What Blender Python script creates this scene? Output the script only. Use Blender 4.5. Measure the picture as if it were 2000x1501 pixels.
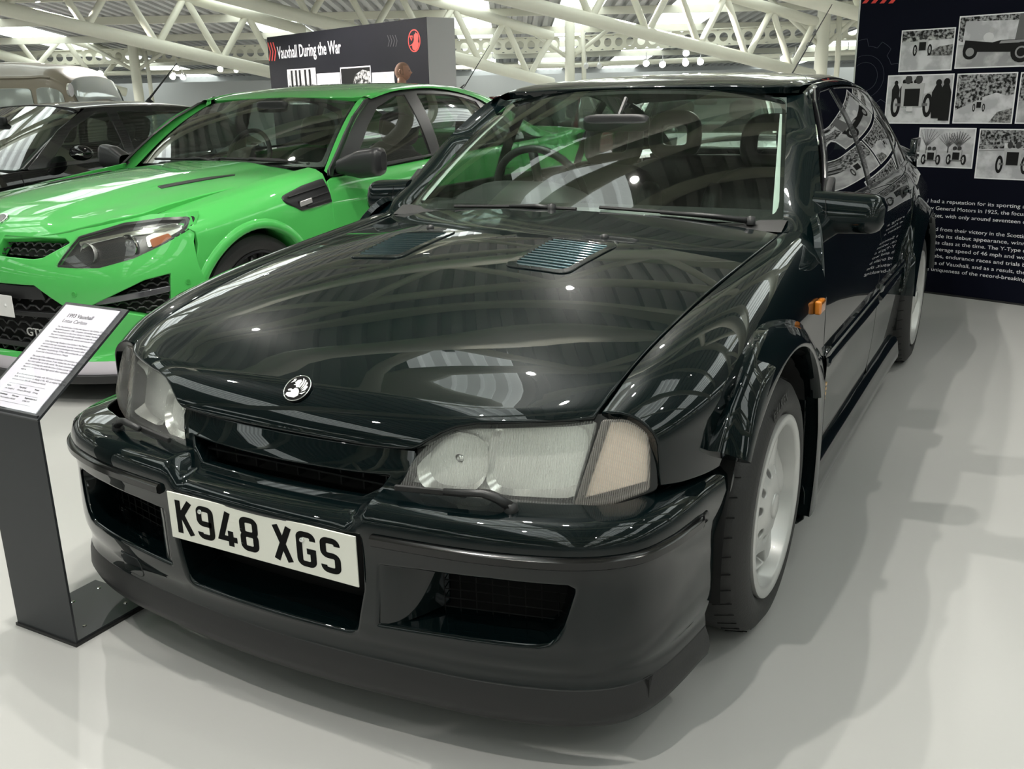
import bpy, bmesh, math, random
import numpy as np
from mathutils import Vector, Matrix, geometry as mgeo

for o in list(bpy.data.objects):
    bpy.data.objects.remove(o)
SC = bpy.context.scene
COL = SC.collection
random.seed(4)
rng = np.random.default_rng(4)

# ---------------------------------------------------------------- camera (world = grid of the dark saloon: front axle at y 0, ground z 0)
FPX = 1859.76
CAM = np.array([1.356, -2.203, 1.305])
YAW, PITCH, ROLL = math.radians(-28.851), math.radians(16.906), math.radians(1.206)
def _cam_axes():
    cy, sy, cp, sp = math.cos(YAW), math.sin(YAW), math.cos(PITCH), math.sin(PITCH)
    fwd = np.array([sy*cp, cy*cp, -sp]); right = np.array([cy, -sy, 0.]); down = np.cross(fwd, right)
    c, s = math.cos(ROLL), math.sin(ROLL)
    return np.array([c*right+s*down, -s*right+c*down, fwd])
AX = _cam_axes()
cam_data = bpy.data.cameras.new('camera')
cam_data.sensor_width = 36.0
cam_data.lens = 36.0*FPX/2000.0
cam_data.clip_start = 0.05
cam_data.clip_end = 300
cam = bpy.data.objects.new('camera', cam_data)
COL.objects.link(cam)
_m = Matrix(((AX[0][0], -AX[1][0], -AX[2][0]), (AX[0][1], -AX[1][1], -AX[2][1]), (AX[0][2], -AX[1][2], -AX[2][2])))
cam.matrix_world = Matrix.Translation(Vector(CAM)) @ _m.to_4x4()
SC.camera = cam
def ray(px, py):
    return np.array([(px-1000)/FPX, (py-750.5)/FPX, 1.]) @ AX
def at_depth(px, py, d):                       # a point at distance d along the view axis
    return CAM + d*ray(px, py)
def on_axis(px, py, ax, v):
    d = ray(px, py); i = 'xyz'.index(ax)
    return CAM + d*((v-CAM[i])/d[i])

# ---------------------------------------------------------------- world, exposure
SC.view_settings.view_transform = 'Standard'
SC.view_settings.look = 'None'
SC.view_settings.gamma = 1.0
SC.view_settings.exposure = -0.12
SC.view_settings.use_curve_mapping = False
world = bpy.data.worlds.new('world'); SC.world = world
world.use_nodes = True
world.node_tree.nodes['Background'].inputs[0].default_value = (0.75, 0.78, 0.80, 1)
world.node_tree.nodes['Background'].inputs[1].default_value = 0.25
SC.cycles.max_bounces = 6
SC.cycles.use_light_tree = False
SC.cycles.diffuse_bounces = 3
SC.cycles.glossy_bounces = 3
SC.cycles.transparent_max_bounces = 12
SC.cycles.sample_clamp_indirect = 6.0
SC.cycles.caustics_reflective = False
SC.cycles.caustics_refractive = False

# ---------------------------------------------------------------- materials
_M = {}
def mat(name, col=(0.8, 0.8, 0.8), rough=0.5, metal=0.0, coat=0.0, coat_rough=0.03, spec=0.5, emit=None, estr=0.0,
        noise=None, bump=None, alpha=None):
    """Principled material; noise=(scale, amount) varies the colour a little, bump=(scale, strength) gives fine relief."""
    if name in _M: return _M[name]
    m = bpy.data.materials.new(name); m.use_nodes = True
    nt = m.node_tree; b = nt.nodes['Principled BSDF']
    b.inputs['Base Color'].default_value = (*col, 1)
    b.inputs['Roughness'].default_value = rough
    b.inputs['Metallic'].default_value = metal
    b.inputs['Coat Weight'].default_value = coat
    b.inputs['Coat Roughness'].default_value = coat_rough
    b.inputs['Specular IOR Level'].default_value = spec
    if emit is not None:
        b.inputs['Emission Color'].default_value = (*emit, 1)
        b.inputs['Emission Strength'].default_value = estr
    if noise or bump:
        tc = nt.nodes.new('ShaderNodeTexCoord')
    if noise:
        n = nt.nodes.new('ShaderNodeTexNoise'); n.inputs['Scale'].default_value = noise[0]; n.inputs['Detail'].default_value = 4
        nt.links.new(tc.outputs['Object'], n.inputs['Vector'])
        mx = nt.nodes.new('ShaderNodeMixRGB'); mx.blend_type = 'MIX'
        a = noise[1]
        mx.inputs['Color1'].default_value = (*[max(0, c*(1-a)) for c in col], 1)
        mx.inputs['Color2'].default_value = (*[min(1, c*(1+a)) for c in col], 1)
        nt.links.new(n.outputs['Fac'], mx.inputs['Fac'])
        nt.links.new(mx.outputs['Color'], b.inputs['Base Color'])
    if bump:
        n2 = nt.nodes.new('ShaderNodeTexNoise'); n2.inputs['Scale'].default_value = bump[0]; n2.inputs['Detail'].default_value = 3
        nt.links.new(tc.outputs['Object'], n2.inputs['Vector'])
        bp = nt.nodes.new('ShaderNodeBump'); bp.inputs['Strength'].default_value = bump[1]; bp.inputs['Distance'].default_value = 0.01
        nt.links.new(n2.outputs['Fac'], bp.inputs['Height'])
        nt.links.new(bp.outputs['Normal'], b.inputs['Normal'])
    m.diffuse_color = (*col, 1)
    _M[name] = m
    return m

def thin_glass(name, tint=(0.9, 0.95, 0.93), milky=0.0, milk=(0.8, 0.8, 0.78), ior=1.5, flute=None, refl=1.0):
    """One-sheet glass: tinted see-through plus a fresnel mirror; flute=(scale, strength) adds moulded vertical ribs."""
    if name in _M: return _M[name]
    m = bpy.data.materials.new(name); m.use_nodes = True
    nt = m.node_tree; nt.nodes.clear()
    out = nt.nodes.new('ShaderNodeOutputMaterial')
    tr = nt.nodes.new('ShaderNodeBsdfTransparent'); tr.inputs['Color'].default_value = (*tint, 1)
    gl = nt.nodes.new('ShaderNodeBsdfGlossy'); gl.inputs['Roughness'].default_value = 0.015 if not flute else 0.08
    lw = nt.nodes.new('ShaderNodeLayerWeight'); lw.inputs['Blend'].default_value = 0.5
    pw_ = nt.nodes.new('ShaderNodeMath'); pw_.operation = 'POWER'; pw_.inputs[1].default_value = 5.0
    nt.links.new(lw.outputs['Facing'], pw_.inputs[0])
    f0 = ((ior-1)/(ior+1))**2
    fr = nt.nodes.new('ShaderNodeMath'); fr.operation = 'MULTIPLY_ADD'; fr.inputs[1].default_value = 1-f0; fr.inputs[2].default_value = f0
    nt.links.new(pw_.outputs[0], fr.inputs[0])
    mx = nt.nodes.new('ShaderNodeMixShader')
    base = tr.outputs[0]
    if milky > 0:
        df = nt.nodes.new('ShaderNodeBsdfDiffuse'); df.inputs['Color'].default_value = (*milk, 1)
        tl = nt.nodes.new('ShaderNodeBsdfTranslucent'); tl.inputs['Color'].default_value = (*milk, 1)
        m0 = nt.nodes.new('ShaderNodeMixShader'); m0.inputs[0].default_value = 0.5
        nt.links.new(df.outputs[0], m0.inputs[1]); nt.links.new(tl.outputs[0], m0.inputs[2])
        m1 = nt.nodes.new('ShaderNodeMixShader'); m1.inputs[0].default_value = milky
        nt.links.new(tr.outputs[0], m1.inputs[1]); nt.links.new(m0.outputs[0], m1.inputs[2])
        base = m1.outputs[0]
        if flute:
            tc = nt.nodes.new('ShaderNodeTexCoord')
            wv = nt.nodes.new('ShaderNodeTexWave'); wv.wave_type = 'BANDS'; wv.bands_direction = 'X'
            wv.inputs['Scale'].default_value = flute[0]; wv.inputs['Distortion'].default_value = 0.0
            nt.links.new(tc.outputs['Object'], wv.inputs['Vector'])
            bp = nt.nodes.new('ShaderNodeBump'); bp.inputs['Strength'].default_value = flute[1]; bp.inputs['Distance'].default_value = 0.004
            nt.links.new(wv.outputs['Fac'], bp.inputs['Height'])
            nt.links.new(bp.outputs['Normal'], gl.inputs['Normal']); nt.links.new(bp.outputs['Normal'], df.inputs['Normal'])
            rm = nt.nodes.new('ShaderNodeMath'); rm.operation = 'MULTIPLY_ADD'
            rm.inputs[1].default_value = milky*0.7; rm.inputs[2].default_value = milky*0.65
            nt.links.new(wv.outputs['Fac'], rm.inputs[0]); nt.links.new(rm.outputs[0], m1.inputs[0])
    ml = nt.nodes.new('ShaderNodeMath'); ml.operation = 'MULTIPLY'; ml.inputs[1].default_value = refl; ml.use_clamp = True
    nt.links.new(fr.outputs[0], ml.inputs[0]); nt.links.new(ml.outputs[0], mx.inputs[0])
    nt.links.new(base, mx.inputs[1]); nt.links.new(gl.outputs[0], mx.inputs[2])
    nt.links.new(mx.outputs[0], out.inputs[0])
    _M[name] = m
    return m

def paint(name, col, metal=0.0, rough=0.3, flake=0.0, spec=0.06, coat_ior=1.5):
    if name in _M: return _M[name]
    m = mat(name, col, rough, metal, coat=1.0, coat_rough=0.012, spec=spec)
    m.node_tree.nodes['Principled BSDF'].inputs['Coat IOR'].default_value = coat_ior
    if flake:
        nt = m.node_tree; b = nt.nodes['Principled BSDF']
        tc = nt.nodes.new('ShaderNodeTexCoord'); v = nt.nodes.new('ShaderNodeTexVoronoi'); v.inputs['Scale'].default_value = 900
        nt.links.new(tc.outputs['Object'], v.inputs['Vector'])
        mx = nt.nodes.new('ShaderNodeMixRGB')
        mx.inputs['Color1'].default_value = (*[c*(1-flake) for c in col], 1); mx.inputs['Color2'].default_value = (*[c*(1+flake) for c in col], 1)
        nt.links.new(v.outputs['Color'], mx.inputs['Fac']); nt.links.new(mx.outputs['Color'], b.inputs['Base Color'])
    return m

# ---------------------------------------------------------------- object helpers
def link(o, parent=None, label=None, cat=None, group=None, kind=None):
    COL.objects.link(o)
    if parent is not None: o.parent = parent
    tag(o, label, cat, group, kind)
    return o
def tag(o, label=None, cat=None, group=None, kind=None):
    if label: o['label'] = label
    if cat: o['category'] = cat
    if group: o['group'] = group
    if kind: o['kind'] = kind
    return o
def thing(name, loc, label, cat, group=None, rotz=0.0):
    o = bpy.data.objects.new(name, None); o.empty_display_size = 0.1
    o.location = loc; o.rotation_euler = (0, 0, rotz)
    return link(o, None, label, cat, group)
def copy_tree(o, parent=None):
    c = o.copy(); COL.objects.link(c)
    if parent is not None: c.parent = parent
    for ch in list(o.children):
        copy_tree(ch, c)
    return c
def mk(name, V, F, m, parent=None, smooth=False, N=None, label=None, cat=None, group=None, kind=None):
    me = bpy.data.meshes.new(name)
    V = np.asarray(V, float)
    me.from_pydata(V.tolist(), [], [list(map(int, f)) for f in F])
    if m is not None:
        for mm in (m if isinstance(m, (list, tuple)) else [m]): me.materials.append(mm)
    if smooth or N is not None:
        me.polygons.foreach_set('use_smooth', [True]*len(me.polygons))
    if N is not None:
        me.normals_split_custom_set_from_vertices([tuple(n) for n in N])
    o = bpy.data.objects.new(name, me)
    return link(o, parent, label, cat, group, kind)

class MB:
    """collects simple solids into one mesh"""
    def __init__(s): s.V = []; s.F = []; s.mi = []; s.cur = 0
    def add(s, V, F):
        b = len(s.V); s.V += [tuple(v) for v in V]; s.F += [[i+b for i in f] for f in F]; s.mi += [s.cur]*len(F); return s
    def box(s, x0, x1, y0, y1, z0, z1, R=None):
        V = [(x, y, z) for z in (z0, z1) for y in (y0, y1) for x in (x0, x1)]
        if R is not None: V = [tuple(R @ Vector(v)) for v in V]
        return s.add(V, [(0, 2, 3, 1), (4, 5, 7, 6), (0, 1, 5, 4), (2, 6, 7, 3), (0, 4, 6, 2), (1, 3, 7, 5)])
    def tube(s, P, r, n=8, cap=True, closed=False):
        P = [np.array(p, float) for p in P]; V = []; k = len(P); up = None
        rr = r if hasattr(r, '__len__') else [r]*k
        for i, p in enumerate(P):
            if closed: t = P[(i+1) % k]-P[i-1]
            else: t = P[min(i+1, k-1)]-P[max(i-1, 0)]
            t = t/np.linalg.norm(t)
            if up is None:
                up = np.array([0, 0, 1.]) if abs(t[2]) < .9 else np.array([1., 0, 0])
            a = np.cross(t, up); a /= np.linalg.norm(a); up = np.cross(a, t)
            for j in range(n):
                q = 2*math.pi*j/n; V.append(p+rr[i]*(math.cos(q)*a+math.sin(q)*up))
        F = []
        for i in range(k if closed else k-1):
            i2 = (i+1) % k
            for j in range(n): F.append((i*n+j, i*n+(j+1) % n, i2*n+(j+1) % n, i2*n+j))
        if cap and not closed:
            F.append(tuple(range(n))[::-1]); F.append(tuple((k-1)*n+j for j in range(n)))
        return s.add(V, F)
    def lathe(s, prof, c=(0, 0, 0), axis='z', n=32, closed=False, cap=False):
        """prof: (radius, height) pairs swept about an axis through c"""
        V = []; k = len(prof)
        for r, h in prof:
            for j in range(n):
                q = 2*math.pi*j/n; a, b = r*math.cos(q), r*math.sin(q)
                v = {'z': (a, b, h), 'y': (a, h, b), 'x': (h, a, b)}[axis]
                V.append((v[0]+c[0], v[1]+c[1], v[2]+c[2]))
        F = [(i*n+j, i*n+(j+1) % n, (i+1)*n+(j+1) % n, (i+1)*n+j) for i in range(k-1) for j in range(n)]
        if cap: F += [tuple(range(n))[::-1], tuple((k-1)*n+j for j in range(n))]
        return s.add(V, F)
    def prism(s, poly, f0, f1):
        """poly 2D; f0, f1 map (u,v) to the two faces"""
        n = len(poly); V = [f0(*p) for p in poly]+[f1(*p) for p in poly]
        F = [tuple(range(n))[::-1], tuple(range(n, 2*n))]+[(i, (i+1) % n, n+(i+1) % n, n+i) for i in range(n)]
        return s.add(V, F)
    def grid(s, G):
        G = np.asarray(G); a, b = G.shape[:2]
        return s.add(G.reshape(-1, 3), [(i*b+j, i*b+j+1, (i+1)*b+j+1, (i+1)*b+j) for i in range(a-1) for j in range(b-1)])
    def build(s, name, m, parent=None, smooth=False, bevel=0, sharp=None, **k):
        o = mk(name, s.V, s.F, m, parent, smooth, **k)
        if isinstance(m, (list, tuple)): o.data.polygons.foreach_set('material_index', s.mi)
        bm = bmesh.new(); bm.from_mesh(o.data); bmesh.ops.recalc_face_normals(bm, faces=bm.faces)
        bm.to_mesh(o.data); bm.free()
        if smooth and sharp: o.data.set_sharp_from_angle(angle=math.radians(sharp))
        if bevel:
            md = o.modifiers.new('bevel', 'BEVEL'); md.width = bevel; md.segments = 2; md.limit_method = 'ANGLE'; md.angle_limit = math.radians(40)
            o.data.polygons.foreach_set('use_smooth', [True]*len(o.data.polygons))
            md2 = o.modifiers.new('wn', 'WEIGHTED_NORMAL')
        return o
def box_obj(name, x0, x1, y0, y1, z0, z1, m, parent=None, bevel=0, **k):
    return MB().box(x0, x1, y0, y1, z0, z1).build(name, m, parent, bevel=bevel, **k)

# ---------------------------------------------------------------- smooth surfaces from control nets, trimmed in their own parameters
def hermite_w(K, x, c2=False):
    """weights of a smooth (cubic) interpolation over knots K at x: len(x) x len(K); c2 = curvature-continuous spline"""
    K = np.asarray(K, float); x = np.atleast_1d(np.asarray(x, float)); n = len(K)
    D = np.zeros((n, n))
    if c2 and n > 2:
        A = np.zeros((n, n)); B = np.zeros((n, n)); hh = np.diff(K)
        A[0, 0], A[0, 1] = 2, 1; B[0, 0], B[0, 1] = -3/hh[0], 3/hh[0]
        A[-1, -1], A[-1, -2] = 2, 1; B[-1, -2], B[-1, -1] = -3/hh[-1], 3/hh[-1]
        for i in range(1, n-1):
            a, b = 1/hh[i-1], 1/hh[i]
            A[i, i-1], A[i, i], A[i, i+1] = a, 2*(a+b), b
            B[i, i-1], B[i, i], B[i, i+1] = -3*a*a, 3*(a*a-b*b), 3*b*b
        D = np.linalg.solve(A, B)
    for i in range(n if not (c2 and n > 2) else 0):
        if i == 0: D[0, 0], D[0, 1] = -1/(K[1]-K[0]), 1/(K[1]-K[0])
        elif i == n-1: D[i, i-1], D[i, i] = -1/(K[i]-K[i-1]), 1/(K[i]-K[i-1])
        else:
            h0, h1 = K[i]-K[i-1], K[i+1]-K[i]
            D[i, i-1] = -h1/(h0*(h0+h1)); D[i, i+1] = h0/(h1*(h0+h1)); D[i, i] = -(D[i, i-1]+D[i, i+1])
    s = np.clip(np.searchsorted(K, x, side='right')-1, 0, n-2)
    h = K[s+1]-K[s]; t = (x-K[s])/h
    lo, hi = t < 0, t > 1
    tc = np.clip(t, 0, 1)
    W = np.zeros((len(x), n)); I = np.eye(n)
    h00, h10, h01, h11 = 2*tc**3-3*tc**2+1, tc**3-2*tc**2+tc, -2*tc**3+3*tc**2, tc**3-tc**2
    W = h00[:, None]*I[s]+h01[:, None]*I[s+1]+(h10*h)[:, None]*D[s]+(h11*h)[:, None]*D[s+1]
    ex = np.where(lo, t, np.where(hi, t-1, 0))*h
    W += ex[:, None]*np.where(lo[:, None], D[s], D[s+1])
    return W
def interp(K, P, x):
    return hermite_w(K, x) @ np.asarray(P, float)
class Surf:
    c2 = (True, True)
    def __init__(s, U, V, P): s.U = np.asarray(U, float); s.V = np.asarray(V, float); s.P = np.asarray(P, float)
    def __call__(s, uv):
        uv = np.atleast_2d(uv)
        return np.einsum('ni,nj,ijk->nk', hermite_w(s.U, uv[:, 0], s.c2[0]), hermite_w(s.V, uv[:, 1], s.c2[1]), s.P)
def shifted(S, v):
    T = Surf(S.U, S.V, S.P+np.asarray(v, float)); T.c2 = S.c2; return T
def sym_surf(U, V, P):
    """control net given for x>=0 (U[0]==0 on the middle), completed by its mirror image"""
    U = np.asarray(U, float); P = np.asarray(P, float)
    Q = P[1:][::-1].copy(); Q[..., 0] *= -1
    return Surf(np.concatenate([-U[1:][::-1], U]), V, np.concatenate([Q, P]))
def normals(S, uv, out):
    e = 2e-4
    a = S(uv+[e, 0])-S(uv-[e, 0]); b = S(uv+[0, e])-S(uv-[0, e])
    n = np.cross(a, b); n /= np.linalg.norm(n, axis=1)[:, None]+1e-12
    o = out(S(uv)) if callable(out) else np.asarray(out, float)
    sg = np.sign((n*o).sum(1)); 
    return n*(1 if sg.sum() >= 0 else -1)
def resample(L, h, closed=True):
    L = [np.array(p, float) for p in L]; R = []
    k = len(L)
    for i in range(k if closed else k-1):
        a, b = L[i], L[(i+1) % k]; m = max(1, int(math.ceil(np.linalg.norm(b-a)/h)))
        R += [a+(b-a)*j/m for j in range(m)]
    if not closed: R.append(L[-1])
    return np.array(R)
def inside(poly, P):
    P = np.asarray(P); x, y = P[:, 0], P[:, 1]; r = np.zeros(len(P), bool); n = len(poly)
    for i in range(n):
        (x1, y1), (x2, y2) = poly[i], poly[(i+1) % n]
        c = ((y1 > y) != (y2 > y))
        if y2 != y1: r ^= c & (x < (x2-x1)*(y-y1)/(y2-y1)+x1)
    return r
def near(loops, P, d):
    r = np.zeros(len(P), bool)
    for L in loops:
        for i in range(0, len(P), 2000):
            D = ((P[i:i+2000, None, :]-L[None])**2).sum(2).min(1); r[i:i+2000] |= D < d*d
    return r
def rounded(L, r, n=5):
    """round the corners of a 2D polygon; r one radius or one per corner"""
    out = []; k = len(L); L = [np.array(p, float) for p in L]
    for i in range(k):
        p, a, b = L[i], L[i-1], L[(i+1) % k]; ri = r[i] if hasattr(r, '__len__') else r
        if ri <= 0: out.append(p); continue
        da, db = a-p, b-p; la, lb = np.linalg.norm(da), np.linalg.norm(db); da /= la; db /= lb
        ang = math.acos(max(-1, min(1, float(da@db)))); t = min(ri/math.tan(ang/2), .48*la, .48*lb)
        p0, p1 = p+da*t, p+db*t
        for j in range(n+1):
            q = j/n; out.append((1-q)**2*p0+2*q*(1-q)*p+q*q*p1)
    return np.array(out)
def trimmed(S, outer, holes=(), h=.03, out=(0, 0, 1), r=.004, depth=.012, hr=None, hdepth=None, grid=True):
    """A panel cut out of surface S along loops in its parameters, every edge rolled over (radius r) and turned in (depth).
    Returns V, F, N."""
    loops = [resample(outer, h)]+[resample(q, h) for q in holes]
    lo, hi = loops[0].min(0), loops[0].max(0)
    if grid:
        gx = np.arange(lo[0]+h/2, hi[0], h); gy = np.arange(lo[1]+h/2, hi[1], h)
        G = np.stack(np.meshgrid(gx, gy, indexing='ij'), -1).reshape(-1, 2)
        k = inside(loops[0], G)
        for q in loops[1:]: k &= ~inside(q, G)
        G = G[k]
        if len(G): G = G[~near(loops, G, .45*h)]
    else: G = np.zeros((0, 2))
    pts = np.concatenate(loops+[G]); edges = []; b = 0
    for L in loops:
        edges += [(b+i, b+(i+1) % len(L)) for i in range(len(L))]; b += len(L)
    v2, _, f2, _, _, _ = mgeo.delaunay_2d_cdt([Vector(p) for p in pts], edges, [], 0, 1e-7)
    uv = np.array([tuple(v) for v in v2]); f2 = [tuple(f) for f in f2]
    cen = np.array([uv[list(f)].mean(0) for f in f2])
    k = inside(loops[0], cen)
    for q in loops[1:]: k &= ~inside(q, cen)
    f2 = [f for f, kk in zip(f2, k) if kk]
    P = S(uv); N = normals(S, uv, out)
    V = [P]; NN = [N]; F = []
    for f in f2:
        a, bb, c = f
        if np.cross(P[bb]-P[a], P[c]-P[a]) @ N[a] < 0: f = (a, c, bb)
        F.append(f)
    base = len(P)
    for li, L in enumerate(loops):
        rr = r if li == 0 or hr is None else hr; dd = depth if li == 0 or hdepth is None else hdepth
        if rr <= 0: continue
        LP = S(L); LN = normals(S, L, out); n = len(L)
        T = np.roll(LP, -1, 0)-np.roll(LP, 1, 0); T /= np.linalg.norm(T, axis=1)[:, None]+1e-12
        O = np.cross(T, LN); O /= np.linalg.norm(O, axis=1)[:, None]+1e-12
        c2 = np.roll(L, -1, 0)-np.roll(L, 1, 0); area = (L[:, 0]*np.roll(L[:, 1], -1)-np.roll(L[:, 0], -1)*L[:, 1]).sum()
        o2 = np.stack([c2[:, 1], -c2[:, 0]], 1); o2 /= np.linalg.norm(o2, axis=1)[:, None]+1e-12
        if area < 0: o2 = -o2
        if li > 0: o2 = -o2
        tst = ((S(L+o2*1e-3)-LP)*O).sum(1); 
        if tst.sum() < 0: O = -O
        rings = []
        for ph in (0, 30, 60, 90):
            q = math.radians(ph); rings.append((LP+O*rr*math.sin(q)-LN*rr*(1-math.cos(q)), LN*math.cos(q)+O*math.sin(q)))
        rings.append((LP+O*rr-LN*(rr+dd), O))
        for a, bq in rings: V.append(a); NN.append(bq)
        flip = None
        for k in range(len(rings)-1):
            for i in range(n):
                j = (i+1) % n; f = (base+k*n+i, base+k*n+j, base+(k+1)*n+j, base+(k+1)*n+i)
                if flip is None:
                    A, B, D = rings[k][0][i], rings[k][0][j], rings[k+1][0][i]
                    flip = (np.cross(B-A, D-A) @ (rings[k][1][i]+rings[k+1][1][i])) < 0
                F.append(f[::-1] if flip else f)
        base += n*len(rings)
    return np.concatenate(V), F, np.concatenate(NN)
def panel(name, S, outer, m, parent, holes=(), mirror=False, **k):
    lab = k.pop('label', None)
    V, F, N = trimmed(S, outer, holes, **k)
    o = mk(name, V, F, m, parent, True, N, label=lab)
    if mirror:
        o2 = mk(name, V*[-1, 1, 1], [tuple(f)[::-1] for f in F], m, parent, True, N*[-1, 1, 1], label=lab)
        return o, o2
    return o
def mirrored(o, parent=None):
    """the mirror image (about the car's middle plane) of a part built for one side, and of its sub-parts"""
    me = o.data.copy() if o.data else None
    c = o.copy()
    if me:
        c.data = me
        n = len(me.vertices); co = np.zeros(n*3); me.vertices.foreach_get('co', co)
        co = co.reshape(-1, 3)*[-1, 1, 1]
        hasn = me.has_custom_normals
        if hasn:
            ln = np.zeros(len(me.loops)*3); me.corner_normals.foreach_get('vector', ln); ln = ln.reshape(-1, 3)
            lv = np.zeros(len(me.loops), int); me.loops.foreach_get('vertex_index', lv)
            vn = np.zeros((n, 3)); vn[lv] = ln
        me.vertices.foreach_set('co', co.ravel()); me.flip_normals(); me.update()
        if hasn: me.normals_split_custom_set_from_vertices([tuple(q) for q in vn*[-1, 1, 1]])
    COL.objects.link(c)
    if parent is not None: c.parent = parent
    c.location.x *= -1
    for ch in o.children: mirrored(ch, c)
    return c
def text_mesh(name, s, size, m, parent=None, extrude=.0006, align='LEFT', xs=1.0, space=1.0, bold=0.0, line=1.0, fn=None, **k):
    """flat lettering as a mesh in its x-y plane; fn maps (x, y, z) to the surface that carries it"""
    cu = bpy.data.curves.new(name, 'FONT'); cu.body = s; cu.size = size; cu.extrude = extrude; cu.align_x = align
    cu.space_character = space; cu.offset = bold; cu.space_line = line; cu.resolution_u = 3
    t = bpy.data.objects.new(name+'_tmp', cu); COL.objects.link(t)
    dg = bpy.context.evaluated_depsgraph_get(); dg.update()
    me = bpy.data.meshes.new_from_object(t.evaluated_get(dg)); me.name = name
    COL.objects.unlink(t); bpy.data.objects.remove(t); bpy.data.curves.remove(cu)
    me.materials.clear(); me.materials.append(m)
    for v in me.vertices:
        v.co.x *= xs
        if fn is not None: v.co = Vector(fn(*v.co))
    return link(bpy.data.objects.new(name, me), parent, **k)
# ================================================================ exhibition hall
TH = np.array([math.cos(YAW), -math.sin(YAW), 0]); NH = np.array([math.sin(YAW), math.cos(YAW), 0])   # along / across the roof frames
def hall(s, d, z): return np.array([CAM[0], CAM[1], 0])+TH*s+NH*d+np.array([0, 0, z])
CREAM = mat('cream_steel', (.84, .83, .70), .42, noise=(3, .05))
FLOORM = mat('floor_paint', (.445, .443, .428), .30, spec=.35, noise=(1.3, .03), bump=(60, .015))
WALLM = mat('wall_plaster', (.74, .75, .74), .8, noise=(.6, .04))
DECKM = mat('deck_steel', (.50, .50, .49), .55, noise=(.8, .08))
def hbox(mb, s0, s1, d0, d1, z0, z1, z2=None, z3=None):
    """box in hall directions; z2, z3 give other heights at d1"""
    z2 = z0 if z2 is None else z2; z3 = z1 if z3 is None else z3
    V = [hall(s, d, z) for (d, za, zb) in ((d0, z0, z1), (d1, z2, z3)) for z in (za, zb) for s in (s0, s1)]
    return mb.add(V, [(0, 1, 3, 2), (4, 6, 7, 5), (0, 4, 5, 1), (2, 3, 7, 6), (0, 2, 6, 4), (1, 5, 7, 3)])
S0, S1_, D0, D1 = -38., 34., -22., 48.
fl = MB(); hbox(fl, S0, S1_, D0, D1, -.06, 0); fl.build('floor', FLOORM, kind='structure')
for nm, a in (('wall_back', (S0, S1_, D1, D1+.2)), ('wall_front', (S0, S1_, D0-.2, D0)), ('wall_left', (S0-.2, S0, D0, D1)), ('wall_right', (S1_, S1_+.2, D0, D1))):
    w = MB(); hbox(w, a[0], a[1], a[2], a[3], 0, 4.9); w.build(nm, WALLM, kind='structure')
def roof_z(d): return 4.6 if d < 10 else 4.6-(d-10)*.0571
# corrugated deck, ribs across the hall; translucent roof lights in strips
ROOFLIGHTS = [(-33, -31), (-24, -22), (-15.5, -13.8), (-7.6, -6.0), (-1.6, -.4), (1.5, 2.7), (4.6, 6.2), (12, 14), (20, 22), (28, 30)]
def deck_strip(name, s0, s1, m, ds=None, **k):
    pitch = .30; n = int(round((s1-s0)/pitch)); prof = []
    for i in range(n):
        a = s0+(s1-s0)*i/n; p = (s1-s0)/n
        prof += [(a, 0), (a+.45*p, 0), (a+.53*p, .10), (a+.92*p, .10)]
    prof.append((s1, 0)); ds = ds or [D0, -6, 10, 28, D1]
    G = [[hall(s, d, roof_z(d)+z) for d in ds] for s, z in prof]
    return MB().grid(G).build(name, m, **k)
LITM = mat('roof_light', (.8, .82, .8), .5, emit=(.93, 1.0, .98), estr=1.75)
edges = [S0]+[v for r_ in ROOFLIGHTS for v in r_]+[S1_]
ceil = bpy.data.objects.new('ceiling', None); link(ceil, kind='structure')
for i in range(len(edges)-1):
    if i % 2 and -2 < edges[i] < 3:                   # the middle strips are not glazed over the cars
        dl0 = 5.6 if edges[i] < 0 else 3.4
        deck_strip('roof_light', edges[i], edges[i+1], LITM, [D0, -12, dl0], parent=ceil); deck_strip('deck_sheet', edges[i], edges[i+1], DECKM, [dl0, 10, 15], parent=ceil); deck_strip('roof_light', edges[i], edges[i+1], LITM, [15, 28, D1], parent=ceil)
        continue
    deck_strip('roof_light' if i % 2 else 'deck_sheet', edges[i], edges[i+1], LITM if i % 2 else DECKM, parent=ceil)
# purlins under the deck
for d in list(np.arange(-20, 22, 3.0))+list(np.arange(24, 47, 4.0)):
    z = roof_z(d); p = MB(); hbox(p, S0, S1_, d-.06, d+.06, z-.20, z-.002); p.build('purlin', CREAM, ceil)
# lattice roof trusses of steel tube
ntr = [0]
def truss(B0, B1, up, dia, bays, name='roof_truss', posts=True):
    B0, B1 = np.array(B0), np.array(B1); T0, T1 = B0+[0, 0, up], B1+[0, 0, up]
    t = bpy.data.objects.new(name, None); t.location = tuple((B0+B1)/2); link(t, kind='structure'); c = (B0+B1)/2
    def tb(nm, a, b, r): MB().tube([np.array(a)-c, np.array(b)-c], r, 12).build(nm, CREAM, t, smooth=True, sharp=60)
    tb('bottom_chord', B0, B1, dia/2); tb('top_chord', T0, T1, dia/2*.9)
    for i in range(bays):
        a = B0+(B1-B0)*(i+.5)/bays; b0 = T0+(T1-T0)*i/bays; b1 = T0+(T1-T0)*(i+1)/bays
        tb('web_strut', a, b0, dia*.27); tb('web_strut', a, b1, dia*.27)
    return t
def pt(px, py, d): return at_depth(px, py, d)
truss(pt(-260, -47, 18), pt(600, 158, 25), 1.25, .30, 6)
truss(pt(250, -58, 20), pt(1078, 162, 27), 1.25, .30, 7)
truss(pt(830, -43, 17), pt(1585, 146, 23), 1.20, .27, 7)
truss(pt(-420, -20, 27), pt(246, 180, 33), 1.2, .30, 5)
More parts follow.
